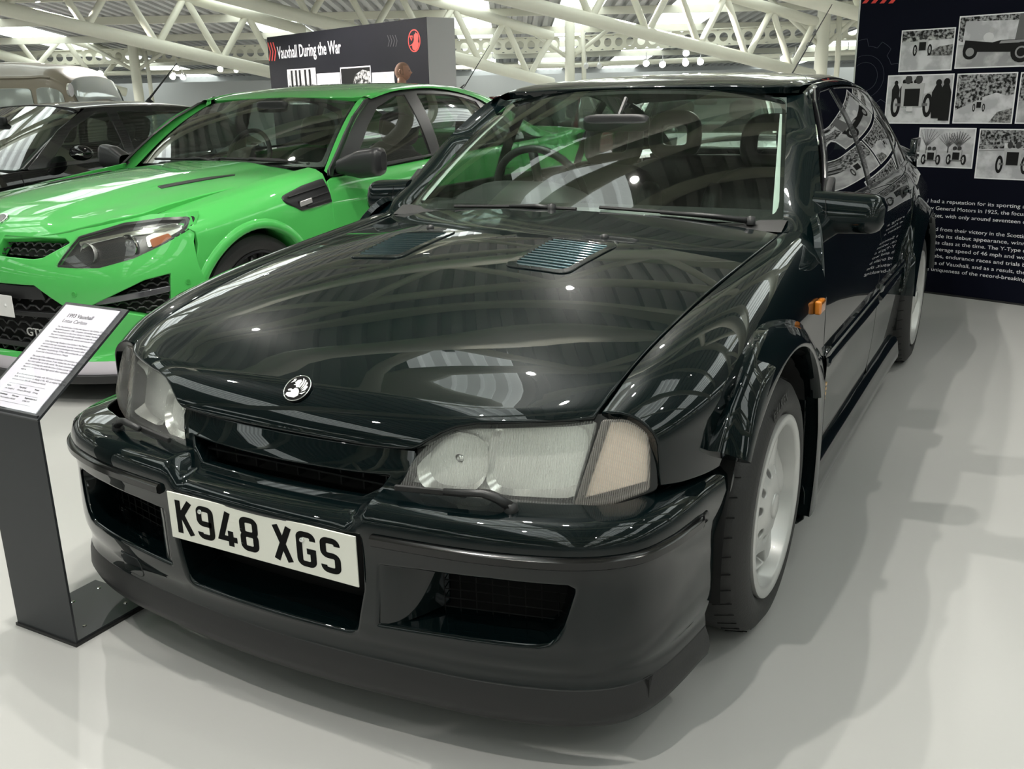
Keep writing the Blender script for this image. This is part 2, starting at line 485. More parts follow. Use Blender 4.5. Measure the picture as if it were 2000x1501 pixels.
truss(pt(1330, -66, 17), pt(2050, 128, 23), 1.2, .27, 6)
truss(pt(1840, -66, 16), pt(2500, 120, 22), 1.2, .27, 6)
for d in (-15.5, -11, -6.8, -2.4, 1.9, 4.6, 7.6, 11.0):    # over the cars and behind the viewer
    for s in (-30, -16, -2, 12):
        truss(hall(s, d+.12*s, 3.25 if d < 8 else 3.35), hall(s+14, d+.12*(s+14), 3.25 if d < 8 else 3.35), 1.0, .27, 6)
for px, py, d, r_ in ((271, 185, 32, .16), (690, 170, 28, .15), (1113, 160, 29, .15), (1602, 140, 25, .17), (2080, 120, 25, .17)):
    b = at_depth(px, py, d); c0 = MB(); c0.tube([(b[0], b[1], 0), (b[0], b[1], roof_z(d))], r_, 20); co = c0.build('roof_column', CREAM, kind='structure', smooth=True, sharp=60)
    q = MB(); q.tube([(b[0]+.38, b[1]+.2, 0), (b[0]+.38, b[1]+.2, 2.2), (b[0]+.34, b[1]+.18, roof_z(d)-.4)], .07, 10); q.build('rainwater_pipe', CREAM, co, smooth=True)
    for a in (-1, 1): MB().tube([(b[0], b[1], 2.3), tuple(np.array([b[0], b[1], roof_z(d)-.15])+TH*a*1.5)], .06, 8).build('column_brace', CREAM, co, smooth=True)
# cellular beams: steel web pierced by round holes, with flanges
def cellular(P0, P1, h=.46, pitch=.36, rad=.125):
    P0, P1 = np.array(P0), np.array(P1); L = np.linalg.norm(P1-P0); u = (P1-P0)/L; n = int(L/pitch); mb = MB(); nn = np.cross(u, [0, 0, 1.])
    for i in range(n):
        c = P0+u*(i+.5)*pitch; K = 16
        ring = [c+u*rad*math.cos(2*math.pi*j/K)+np.array([0, 0, rad*math.sin(2*math.pi*j/K)]) for j in range(K)]
        outr = []
        for j in range(K):
            a = 2*math.pi*j/K; ca, sa = math.cos(a), math.sin(a); k = min(pitch/2/max(abs(ca), 1e-6), h/2/max(abs(sa), 1e-6)); outr.append(c+u*k*ca+np.array([0, 0, k*sa]))
        mb.add(ring+outr, [(j, (j+1) % K, K+(j+1) % K, K+j) for j in range(K)])
    for z in (-h/2, h/2):
        a, b = P0+[0, 0, z], P1+[0, 0, z]; w = nn*.09
        mb.add([a-w-[0, 0, .012], a+w-[0, 0, .012], b+w-[0, 0, .012], b-w-[0, 0, .012], a-w+[0, 0, .012], a+w+[0, 0, .012], b+w+[0, 0, .012], b-w+[0, 0, .012]], [(0, 1, 2, 3), (4, 7, 6, 5), (0, 4, 5, 1), (1, 5, 6, 2), (2, 6, 7, 3), (3, 7, 4, 0)])
    return mb.build('cellular_beam', CREAM, kind='structure')
cellular(pt(-80, 118, 33), pt(1113, 86, 30)); cellular(pt(1113, 86, 30), pt(1760, 56, 26))
MB().tube([pt(-80, 148, 33), pt(1113, 128, 31)], .07, 8).build('lighting_rail', CREAM, kind='structure'); MB().tube([pt(1113, 128, 31), pt(1760, 98, 26)], .07, 8).build('lighting_rail', CREAM, kind='structure')
# partition walls seen over the cars
pw = MB(); A, B = hall(-26, 41, 0), hall(24, 37, 0); pw.add([A, B, B+[0, 0, 2.05], A+[0, 0, 2.05], A+NH*.2, B+NH*.2, B+NH*.2+[0, 0, 2.05], A+NH*.2+[0, 0, 2.05]], [(0, 1, 2, 3), (4, 7, 6, 5), (3, 2, 6, 7), (0, 3, 7, 4), (1, 5, 6, 2)]); pw.build('wall_partition', WALLM, kind='structure')

# ---------------------------------------------------------------- spotlights
LAMPW = mat('lamp_white', (.8, .8, .78), .4)
GLOW = mat('lamp_glow', (1, 1, 1), .4, emit=(1, .97, .9), estr=60)
def spot(p, aim, label, group, power=0, size=.035, r_=.055, cone=110, glow=GLOW, blend=.35):
    p = np.array(p, float); v = np.array(aim, float)-p; v /= np.linalg.norm(v)
    t = thing('track_spotlight', tuple(p), label, 'spotlight', group)
    mb = MB(); k = [(-.16, .3), (-.15, .8), (-.02, 1.0), (.0, 1.0), (-.004, .86)]
    mb.tube([v*a for a, b in k], [r_*b for a, b in k], 16, cap=True); mb.build('lamp_can', LAMPW, t, smooth=True, sharp=50)
    mb = MB(); mb.tube([v*-.003, v*.004], r_*.84, 16); mb.build('lamp_lens', glow, t)
    MB().tube([(0, 0, .02), (0, 0, .30)], .012, 6).build('lamp_stem', LAMPW, t)
    if power:
        l = bpy.data.lights.new('spot_light', 'SPOT'); l.energy = power; l.shadow_soft_size = size; l.spot_size = math.radians(cone); l.spot_blend = blend; l.color = (1, .965, .90)
        lo = bpy.data.objects.new('spot_light', l); COL.objects.link(lo); lo.parent = t; lo.location = tuple(v*.03)
        lo.rotation_euler = Vector(v).to_track_quat('-Z', 'Y').to_euler()
    return t
far_l = 'small white spotlight glowing on the distant lighting rail below the roof'
for px, py in ((345, 133), (337, 150), (357, 151), (196, 143), (430, 135), (461, 138), (962, 120), (1018, 121), (1145, 130), (1171, 130), (1262, 124), (1294, 126), (1340, 104), (1339, 123), (1368, 121), (1530, 114), (1553, 112), (1656, 104)):
    d = 30 if px < 1113 else 27; p = at_depth(px, py, d); spot(p, p-NH*6+[0, 0, -3.], far_l, 'spotlights on the distant rail', r_=.10 if px not in (1145, 1171, 1553, 1656, 461) else .07, glow=GLOW if px not in (1145, 1171, 1553, 1656) else LAMPW)
near_l = 'white spotlight hung overhead above the parked cars'
for p, aim, w in (((.36, -2.25, 4.0), (.4, 0, .4), 260), ((-.85, 1.4, 4.0), (.2, .6, .4), 300), ((-.15, .85, 4.0), (.3, .3, .3), 230), ((-.60, -.85, 4.0), (.2, .2, .4), 280),
                  ((2.9, .2, 4.0), (1.6, 1.6, 0), 160), ((-3.6, -1.2, 4.0), (-2.7, .9, .5), 300), ((-4.6, 2.2, 4.0), (-2.8, 1.8, .6), 260), ((-1.6, 4.2, 4.0), (-2.4, 2.6, .8), 220), ((2.2, 2.2, 4.0), (.9, 4.6, 1.2), 170), ((-6.5, 1.5, 4.0), (-5.6, 3.2, .6), 240), ((.3, 7.5, 4.0), (-1, 8.5, .6), 220), ((-5.0, 6.5, 4.0), (-5, 8, .6), 260), ((-2.5, -3.6, 4.0), (-2.0, -2, 0), 110), ((3.2, -3.2, 4.0), (2.2, -1.6, 0), 100)):
    spot(p, aim, near_l, 'spotlights above the cars', w*(.80 if p[0] < .5 and p[0] > -1 and p[1] < 2 else .42))
for s, d in ((-15, 13), (-5, 15), (6, 15), (-10, 22), (3, 22), (-16, 29), (-3, 31), (13, 24), (3.0, 9.5)):  # last one is an unseen lamp added to brighten the war board's white end
    p = hall(s, d, min(3.6, roof_z(d)-.5)); spot(p, p+np.array([.4, .3, -3]), 'white spotlight hung under the roof across the far hall', 'spotlights over the far hall', 1500, cone=150)
# ================================================================ dark green sports saloon
PAINT = paint('saloon_paint', (0.0012, 0.0042, 0.0047), metal=0.10, rough=0.30, flake=0.5, coat_ior=1.47, spec=0.02)
RUBBER = mat('black_rubber', (0.012, 0.012, 0.012), 0.62, bump=(260, 0.08))
PLASTIC = mat('black_plastic', (0.014, 0.0145, 0.015), 0.42)
DARK = mat('dark_void', (0.004, 0.004, 0.004), 0.9)
CHROME = mat('chrome', (0.82, 0.82, 0.80), 0.08, 1.0)
REFLECTOR = mat('lamp_reflector', (0.95, 0.95, 0.92), 0.2, 0.7)
GLASS = thin_glass('tinted_glass', (0.70, 0.80, 0.74), ior=1.52, refl=2.6)
SIDE_GLASS = thin_glass('side_glass', (0.42, 0.50, 0.46), ior=1.6, refl=2.6)
LENS = thin_glass('fluted_lens', (0.98, 0.99, 0.97), milky=0.20, milk=(0.95, 0.95, 0.92), flute=(62, 0.35))
LENS_CLEAR = thin_glass('clear_lens', (0.95, 0.97, 0.95), milky=0.05, milk=(.8, .8, .78))
SEAT = mat('dark_leather', (0.022, 0.022, 0.021), 0.5, bump=(90, .15))
GREYTRIM = mat('pale_grey_trim', (0.72, 0.75, 0.73), 0.7)

saloon = thing('saloon_car', (0, 0, 0), 'very dark green glossy sports saloon with vented bonnet and white wheels', 'car')

# ---- plan curve of the front bumper (at the rubbing strip) and its arc length
BP = np.array([(0, -.872), (.10, -.870), (.18, -.8655), (.222, -.8625), (.240, -.861), (.268, -.8585), (.286, -.8565), (.32, -.853), (.39, -.845), (.50, -.829), (.61, -.802), (.69, -.772), (.745, -.738), (.79, -.69), (.82, -.615), (.838, -.52), (.850, -.42), (.862, -.33), (.868, -.24)])
BS = np.concatenate([[0], np.cumsum(np.linalg.norm(np.diff(BP, axis=0), axis=1))])
_t = np.array([(BP[min(i+1, len(BP)-1)]-BP[max(i-1, 0)]) for i in range(len(BP))]); _t[0] = (1, 0); _t /= np.linalg.norm(_t, axis=1)[:, None]
BN = np.stack([_t[:, 1], -_t[:, 0]], 1)               # outward in plan
# rows: pseudo height, z, plan offset
BROW = [(.10, .105, -.03), (.13, .13, -.008), (.165, .165, -.004), (.20, .20, -.012), (.215, .215, -.016), (.27, .27, -.006), (.36, .36, -.006), (.43, .43, -.008), (.475, .475, -.004), (.51, .508, -.005), (.53, .528, -.013), (.545, .540, -.028), (.575, .546, -.058), (.62, .552, -.115)]
def _brow(i, r):
    p, z, off = r; q = BP[i]+BN[i]*off
    y, x = q[1], max(q[0], 0)
    if BP[i][0] < .255 and p > .50:                     # the scooped middle under the grille
        k = {.51: (.500, -.859), .53: (.508, -.848), .545: (.513, -.832), .575: (.519, -.800), .62: (.524, -.765)}[p]
        z = k[0]; y = k[1]+.25*BP[i][0]**2; x = BP[i][0]
    return (x, y, z)
BUMP = sym_surf(BS, [r[0] for r in BROW], [[_brow(i, r) for r in BROW] for i in range(len(BP))])
BUMP.c2 = (False, False)
def s_of(x): return float(np.interp(x, BP[:, 0], BS))

# ---- side skin: columns along y, rows up the side (pseudo height = z at the front axle)
def b_prof(z): return float(interp([.14, .18, .26, .36, .48, .60], [.822, .835, .849, .857, .862, .862], z)[0])
SY = [-.70, -.62, -.55, -.46, -.36, -.2, 0, .25, .5, .75, 1.0, 1.4, 1.9, 2.4, 2.73, 3.1, 3.5, 3.75, 3.88]
SO = [-.225, -.142, -.090, -.050, -.025, -.008, 0, .002, .002, .002, .002, .002, .003, .006, .008, -.002, -.03, -.07, -.12]
def ez(y): return float(interp([-.62, -.585, -.47, -.292, -.084, .161, .455, .68], [.69, .703, .749, .792, .824, .852, .880, .902], y)[0])
def ex(y): return float(interp([-.62, -.585, -.3, 0, .3, .68], [.652, .656, .672, .685, .695, .705], y)[0])
PZ = [.14, .18, .26, .36, .48, .60, .68, .76, .82, .92]
def wing_col(y, o):
    L = [(b_prof(z)+o, y, z) for z in PZ[:6]]
    e, xe = ez(y), ex(y)
    xs = .862+o
    L += [(xs-.002, y, .60+.35*(e-.60)), (xs-.014, y, .60+.70*(e-.60)), (xs*.62+xe*.38-.008, y, .60+.945*(e-.60)), (xe, y, e)]
    return L
def door_col(y, o):
    L = [(b_prof(z)+o, y, z) for z in PZ[:6]]
    t = max(0, (y-2.6))*.05
    L += [(.860+o, y, .70), (.848+o-t*.2, y, .80), (.824+o-t, y, .885-.02*t), (.786+o-1.2*t, y, .950-.1*t)]
    return L
WSY = SY[:11]; 
WING = Surf(WSY, PZ, [wing_col(y, o) for y, o in zip(WSY, SO)])
DSY = SY[8:]
DOORS = Surf(DSY, PZ, [door_col(y, o) for y, o in zip(DSY, SO[8:])])

# ---- bonnet skin
_zy = np.array([-.70, -.58, -.45, -.25, -.05, .2, .45, .68]); _zp = np.polyfit(_zy[1:], [.757, .803, .851, .886, .917, .936, .945], 3); _dp = np.polyfit(_zy[1:], [.044, .050, .057, .062, .064, .057, .047], 3)
def zc(y): return float(np.polyval(_zp, y)) if y > -.58 else float(np.interp(y, [-.70, -.58], [.706, np.polyval(_zp, -.58)]))
def drp(y): return float(np.polyval(_dp, y)) if y > -.58 else float(np.interp(y, [-.70, -.58], [.014, np.polyval(_dp, -.58)]))
def yc(x): return float(interp([0, .2, .32, .44, .52, .60, .655, .74], [-.702, -.698, -.692, -.679, -.655, -.617, -.583, -.51], x)[0])
BX = [0, .12, .24, .36, .46, .56, .65, .74]
BV = [0, .06, .10, .14, .24, .37, .57, .80, 1.05, 1.28, 1.48]
def bz(x, y):
    f = lambda q: float(np.polyval(_zp, max(q, -.72))-np.polyval(_dp, max(q, -.6))*(x/.7)**2.2)
    c = yc(x); return f(y)-(f(c)-.7025)*math.exp(-max(0, y-c)/.045)
def bon_col(x):
    c = yc(x); L = [(x, c-.052, .629), (x, c-.033, .668), (x, c-.001, .7025)]
    for y in (c+.035, c+.13, c+.26, -.25+.25*(c+.70), -.02, .22, .45, .66): L.append((x, y, bz(x, y)))
    return L
BONNET = sym_surf(BX, BV, [bon_col(x) for x in BX])
def bon_v(x, y):
    """parameter on the bonnet for a given x, y (rear of the nose)"""
    vs = np.linspace(.09, 1.6, 400); q = BONNET(np.stack([np.full(400, x), vs], 1)); return float(np.interp(y, q[:, 1], vs))

# ---------------------------------------------------------------- bonnet
UP = (0, 0, 1)
def vent_loop(sx, grow=0):
    g = grow
    c = [(.176-g, -.060-g), (.330+g, -.057-g), (.352+g, .214+g), (.168-g, .214+g)]
    L = rounded([(sx*x, bon_v(x, y)) for x, y in c], [.03, .04, .03, .03] if g == 0 else .035)
    return L
_edge = [(ex(y)-.0105, bon_v(ex(y)-.0105, y)) for y in (-.56, -.45, -.3, -.1, .1, .3, .5, .64)]
_front = [(0, .004), (.10, .004), (.20, .005), (.285, .010), (.318, .017), (.334, .030), (.350, .048), (.372, .066), (.400, .080), (.44, .090), (.50, .095), (.56, .098), (.61, .100), (.645, .103)]
_rear = [(.66, bon_v(.66, .645)), (.5, bon_v(.5, .636)), (.3, bon_v(.3, .628)), (0, bon_v(0, .625))]
half = _front+_edge+_rear
bloop = half+[(-x, v) for x, v in half[::-1] if x > 0]
bonnet = panel('bonnet', BONNET, bloop, PAINT, saloon, holes=[vent_loop(1), vent_loop(-1)], h=.028, out=UP, r=.006, depth=.018, hr=.004, hdepth=.02)
for sx in (1, -1):
    # louvre insert: rim and slats
    fr_o = vent_loop(sx, .012); 
    V, F, N = trimmed(shifted(BONNET, [0, 0, .004]), fr_o, [vent_loop(sx, -.004)], h=.02, out=UP, r=.003, depth=.006, grid=False)
    vent = mk('bonnet_vent', V, F, PAINT, saloon, True, N, label='louvred bonnet vent with body coloured slats')
    tray = MB()
    L = vent_loop(sx, -.002); P = BONNET(L); tray.add([p-[0, 0, .03] for p in P], [list(range(len(P)))]); tray.build('vent_tray', DARK, vent)
    ny = 12
    for k in range(ny):
        y0 = -.052+k*(.262/ny); t = (y0+.06)/.27
        xi, xo = .176-.008*t, .330+.022*t
        if k == 0: xi += .006; xo -= .014
        if k == ny-1: xi += .010; xo -= .010
        xs = np.linspace(xi, xo, 7); G = []
        for dy, dz in ((-.001, -.010), (.0, .002), (.004, .0042), (.010, .0035), (.020, -.004), (.024, -.012)):
            row = BONNET(np.array([(sx*x, bon_v(x, y0+dy)) for x in xs]))+[0, 0, dz]; G.append(row)
        mb = MB().grid(G); mb.build('louvre_slat', paint('louvre_highlight_paint', (.010, .026, .030), metal=.8, rough=.28), vent, smooth=True)  # body paint made lighter: spotlight highlight put into the slats' colour
for sx in (1, -1):
    p = BONNET(np.array([(sx*.293, bon_v(.293, .285))]))[0]
    mb = MB().lathe([(0.0, .010), (.006, .009), (.011, .006), (.013, 0), (.013, -.004)], c=p, n=16); mb.build('washer_jet', PLASTIC, saloon, smooth=True)

# emblem: round black badge with a silver griffin holding a flag
_e = BONNET(np.array([(0, .104)]))[0]; _en = normals(BONNET, np.array([(0, .098)]), (0, -1, .3))[0]
eu = np.array([1., 0, 0]); ev = np.cross(_en, eu)*-1
if ev[2] < 0: ev = -ev
def emb(u, v, d=0.0): return _e+eu*u+ev*v+_en*(d+.003)
badge = MB().prism([(.033*math.cos(a), .033*math.sin(a)) for a in np.linspace(0, 2*math.pi, 40, False)], lambda u, v: emb(u, v, -.012), lambda u, v: emb(u, v, .002)).build('bonnet_badge', mat('badge_black', (.004, .004, .004), .5, spec=.1), saloon)
rg = MB(); rg.tube([emb(.0325*math.cos(a), .0325*math.sin(a), .002) for a in np.linspace(0, 2*math.pi, 40, False)], .0014, 6, closed=True); rg.build('badge_ring', CHROME, badge, smooth=True)
GRIFFIN = [[(-.020, -.021), (-.010, -.025), (.006, -.025), (.013, -.018), (.010, -.008), (.004, -.002), (-.004, -.001), (-.008, -.006), (-.014, -.004), (-.021, -.007), (-.019, -.010), (-.012, -.009), (-.010, -.013), (-.020, -.015)],
           [(-.012, .012), (-.008, .019), (-.001, .022), (.004, .017), (.002, .009), (.005, .002), (-.003, .001), (-.007, .006), (-.013, .006), (-.008, .009)],
           [(-.023, .010), (-.014, .015), (-.014, .022), (-.020, .020), (-.019, .016)],
           [(.006, .000), (.010, .012), (.007, .024), (.003, .026), (.006, .016), (.004, .008)], [(.010, -.002), (.015, .008), (.014, .021), (.010, .023), (.012, .013)], [(.013, -.004), (.020, .004), (.021, .015), (.017, .018), (.017, .009)], [(.015, -.008), (.024, -.003), (.026, .006), (.022, .009), (.020, .002)], [(.013, -.013), (.020, -.010), (.027, -.006), (.021, -.014)]]
gm = MB()
for q in GRIFFIN: gm.prism(q, lambda u, v: emb(u, v, .002), lambda u, v: emb(u, v, .0035))
gm.build('badge_griffin', mat('badge_bright', (.80, .80, .80), .35, .25), badge)

# ---------------------------------------------------------------- grille panel under the bonnet
def grille_pt(x, z): return np.array([x, -.757+.22*x*x-.45*(.615-z), z])
GX = [0, .1, .2, .3, .36]; GZ = [.50, .55, .58, .605, .64]
GRP = sym_surf(GX, GZ, [[grille_pt(x, z)+(np.array([0, -.012, 0]) if z < .53 else 0) for z in GZ] for x in GX])
go = [(-.268, .519), (.268, .519), (.286, .545), (.304, .575), (.320, .612), (.318, .625), (.2, .622), (0, .621), (-.2, .622), (-.318, .625), (-.320, .612), (-.304, .575), (-.286, .545)]
gh = rounded([(-.225, .529), (0, .526), (.225, .529), (.262, .548), (.282, .580), (.2, .576), (0, .573), (-.2, .576), (-.280, .580), (-.268, .556)], [.03, 0, .03, .03, .008, 0, 0, 0, .008, .03])
gp = panel('grille_panel', GRP, go, PAINT, saloon, holes=[gh], h=.02, out=(0, -1, 0), r=.004, depth=.03, hr=.005, hdepth=.05)
gb = MB(); gb.box(-.30, .30, -.70, -.69, .50, .60); gb.build('grille_backing', DARK, gp)
for k in range(9):
    x = -.24+.06*k; MB().box(x-.002, x+.002, -.725, -.695, .515, .59).build('grille_bar', PLASTIC, gp)
for z in (.540, .562): MB().box(-.285, .285, -.735, -.70, z-.002, z+.002).build('grille_bar', PLASTIC, gp)

# ---------------------------------------------------------------- front bumper with its intakes
def hole_pts(L, r): return rounded([(math.copysign(s_of(abs(x)), x), z) for x, z in L], r)
mid_hole = hole_pts([(-.243, .243), (.243, .243), (.270, .36), (.272, .488), (-.272, .488), (-.270, .36)], [.04, .04, .03, .02, .02, .03])
side_R = [(.284, .280), (.45, .289), (.58, .292), (.625, .293), (.648, .299), (.665, .314), (.680, .340), (.694, .388), (.699, .412), (.696, .427), (.680, .436), (.54, .438), (.39, .434), (.294, .428)]
side_r = [.012, 0, 0, 0, 0, 0, 0, 0, 0, 0, 0, 0, 0, .012]
sh = {1: hole_pts(side_R, side_r), -1: hole_pts([(-x, z) for x, z in side_R], side_r)}
S1 = BS[-3]
edge_r = [(BS[-3], .20), (BS[-3]+.004, .30), (BS[-3]+.010, .41), (BS[-3]+.065, .48), (BS[-3]+.135, .548)]
bo = [(-s, z) for s, z in edge_r[::-1]]
btop = [(BS[-3]+.02, .575), (s_of(.80), .60), (s_of(.70), .612), (s_of(.4), .612), (0, .612)]
bl = [(-S1, .204), (0, .204), (S1, .204)]+edge_r[1:]+btop+[(-s, z) for s, z in btop[-2::-1]]+[(-s, z) for s, z in edge_r[1:][::-1]]
outd = lambda P: np.stack([P[:, 0]*.6, np.full(len(P), -1.), np.zeros(len(P))], 1)
bumper = panel('front_bumper', BUMP, bl, PAINT, saloon, holes=[mid_hole, sh[1], sh[-1]], h=.026, out=outd, r=.004, depth=.02, hr=.010, hdepth=.09)
# dark lip along the bottom
lip_loop = [(-S1-.012, .104), (0, .104), (S1+.012, .104), (S1-.002, .199), (0, .199), (-S1+.002, .199)]
panel('bumper_lip', BUMP, lip_loop, mat('lip_plastic', (.010, .010, .0105), .5, bump=(300, .05)), saloon, h=.03, out=outd, r=.005, depth=.03)
# backing behind the openings, mesh in the side intakes
bk = MB(); bk.box(-.30, .30, -.735, -.725, .20, .50); bk.build('intake_backing', DARK, bumper)
for sx in (1, -1):
    pl = MB(); pl.prism([(sx*.26, -.70), (sx*.76, -.58), (sx*.76, -.57), (sx*.26, -.69)], lambda u, v: (u, v, .20), lambda u, v: (u, v, .46)); pl.build('intake_backing', DARK, bumper)
    wl_2 = [[(sx*(.288+.112*t**.8), -.846+.10*t**1.6, z+(.03-.06*(z-.287)/.14)*t) for t in np.linspace(0, 1, 8)] for z in np.linspace(.283, .428, 6)]
    MB().grid(wl_2).build('intake_wall', PAINT, bumper, smooth=True)
    gr = MB()
    for k in range(11):
        x = .36+.033*k; y = -.765+.24*(x-.36); gr.tube([(sx*x, y, .26), (sx*x, y, .45)], .0014, 4)
    for k in range(9):
        z = .27+.02*k; gr.tube([(sx*.34, -.77, z), (sx*.74, -.674, z)], .0014, 4)
    gr.build('intake_mesh', mat('mesh_black', (.006, .006, .006), .6, spec=.2), bumper)
# rubbing strips let into the bumper
for sx in (1, -1):
    ss = np.linspace(s_of(.292), BS[-4]+.06, 46)
    prof = [(-.012, -.004), (-.012, .006), (-.007, .012), (.007, .012), (.012, .006), (.012, -.004)]
    P = BUMP(np.stack([sx*ss, np.full(46, .478)], 1)); Nn = normals(BUMP, np.stack([sx*ss, np.full(46, .478)], 1), outd); Nn[:, 2] = 0; Nn /= np.linalg.norm(Nn, axis=1)[:, None]
    G = np.array([[P[i]+np.array([0, 0, dz])+Nn[i]*d*(1 if i < 44 else .4) for dz, d in prof] for i in range(46)])
    mb = MB().grid(G); mb.add(G[0], [list(range(6))]); mb.add(G[-1], [list(range(6))]); mb.build('rubbing_strip', mat('gloss_strip', (.006, .006, .006), .16), bumper, smooth=True, sharp=40)
# tow-eye cover in the driver's side of the apron
sc = s_of(.470)
panel('tow_eye_cover', shifted(BUMP, [0, -.0025, 0]), rounded([(-sc-.040, .212), (-sc+.040, .212), (-sc+.038, .262), (-sc-.038, .262)], .010), PAINT, bumper, h=.02, out=outd, r=.002, depth=.004)

# number plate with stroke-built characters
plate = MB().box(-.26, .26, -.8645, -.861, .3715, .4825).build('number_plate', mat('plate_white', (.78, .78, .70), .35), saloon, bevel=.001)
INK = mat('plate_ink', (.004, .004, .004), .7, spec=.1)
def arc(cx, cy, rx, ry, a0, a1, n=8): return [(cx+rx*math.cos(math.radians(a0+(a1-a0)*i/n)), cy+ry*math.sin(math.radians(a0+(a1-a0)*i/n))) for i in range(n+1)]
GW, GH, ST = 42.0, 79.0, 13.0
def glyph(ch):
    h = ST/2; W, H = GW, GH; l, r_, b, t, m = h, W-h, h, H-h, H/2; q = 9
    if ch == 'K': return [[(l, 0), (l, H)], [(W-h*.9, H), (l+2, 37)], [(l+9, 44), (W-h*.9, 0)]]
    if ch == '9': return [[(l, 16), (l, b+q)]+arc(l+q, b+q, q, q, 180, 270)+arc(r_-q, b+q, q, q, 270, 360)+arc(r_-q, t-q, q, q, 0, 90)+arc(l+q, t-q, q, q, 90, 180)+arc(l+q, 37+q, q, q, 180, 270)+[(r_, 37)]]
    if ch == '4': return [[(29, 0), (29, 36)], [(W+2, 17), (6, 17), (26, H)]]
    if ch == '8': return [arc(l+q, b+q, q, q, 180, 270)+arc(r_-q, b+q, q, q, 270, 360)+arc(r_-q, m-q, q, q, 0, 90)+arc(l+q, m-q, q, q, 90, 180)+[(l, b+q)], arc(l+q, m+q, q, q, 180, 270)+arc(r_-q, m+q, q, q, 270, 360)+arc(r_-q, t-q, q, q, 0, 90)+arc(l+q, t-q, q, q, 90, 180)+[(l, m+q)]]
    if ch == 'X': return [[(h*.9, 0), (W-h*.9, H)], [(h*.9, H), (W-h*.9, 0)]]
    if ch == 'G': return [[(r_, 60), (r_, t-q)]+arc(r_-q, t-q, q, q, 0, 90)+arc(l+q, t-q, q, q, 90, 180)+arc(l+q, b+q, q, q, 180, 270)+arc(r_-q, b+q, q, q, 270, 360)+[(r_, 36), (22, 36)]]
    if ch == 'S': return [[(r_, 62), (r_, t-q)]+arc(r_-q, t-q, q, q, 0, 90)+arc(l+q, t-q, q, q, 90, 180)+arc(l+q, m+q, q, q, 180, 270)+arc(r_-q, m-q, q, q, 90, 0)+arc(r_-q, b+q, q, q, 0, -90)+arc(l+q, b+q, q, q, 270, 180)+[(l, 17)]]
def stroke(mb, L, w, f):
    L = [np.array(p, float) for i, p in enumerate(L) if i == 0 or np.linalg.norm(np.array(p)-np.array(L[i-1])) > 1e-6]; n = len(L); A = []; B = []
    for i in range(n):
        d0 = (L[i]-L[i-1]) if i else L[1]-L[0]; d1 = (L[i+1]-L[i]) if i < n-1 else L[-1]-L[-2]
        d0 = d0/np.linalg.norm(d0); d1 = d1/np.linalg.norm(d1); n0, n1 = np.array([-d0[1], d0[0]]), np.array([-d1[1], d1[0]])
        mm = n0+n1; mm /= np.linalg.norm(mm)+1e-9; k = min(1/max(mm@n0, .35), 2.2)
        A.append(L[i]+mm*k*w/2); B.append(L[i]-mm*k*w/2)
    mb.add([f(*p) for p in A+B], [(i, i+1, n+i+1, n+i) for i in range(n-1)])
lt = MB(); x = -.238; lay = 0
for ch in 'K948 XGS':
    if ch == ' ': x += .030; continue
    for L in glyph(ch):
        lay += 1; stroke(lt, L, ST, lambda u, v, x=x: (x+u*.00122, -.8648-.00004*(lay % 5), .3875+v*.001))
    x += .0625 if ch != '4' else .064
lt.build('registration_lettering', INK, plate)
text_mesh('plate_maker_lettering', 'keep true LOGO', .007, INK, plate, fn=lambda x, y, z: (x+.175, -.8648-z, .377+y), extrude=.0001) if False else None
for sx, xx in ((1, .122), (-1, -.163)):
    MB().lathe([(0, -.004), (.004, -.0035), (.006, -.001), (.006, .001)], c=(xx, -.865, .452 if xx < 0 else .447), axis='y', n=14).build('plate_screw', CHROME, plate, smooth=True)

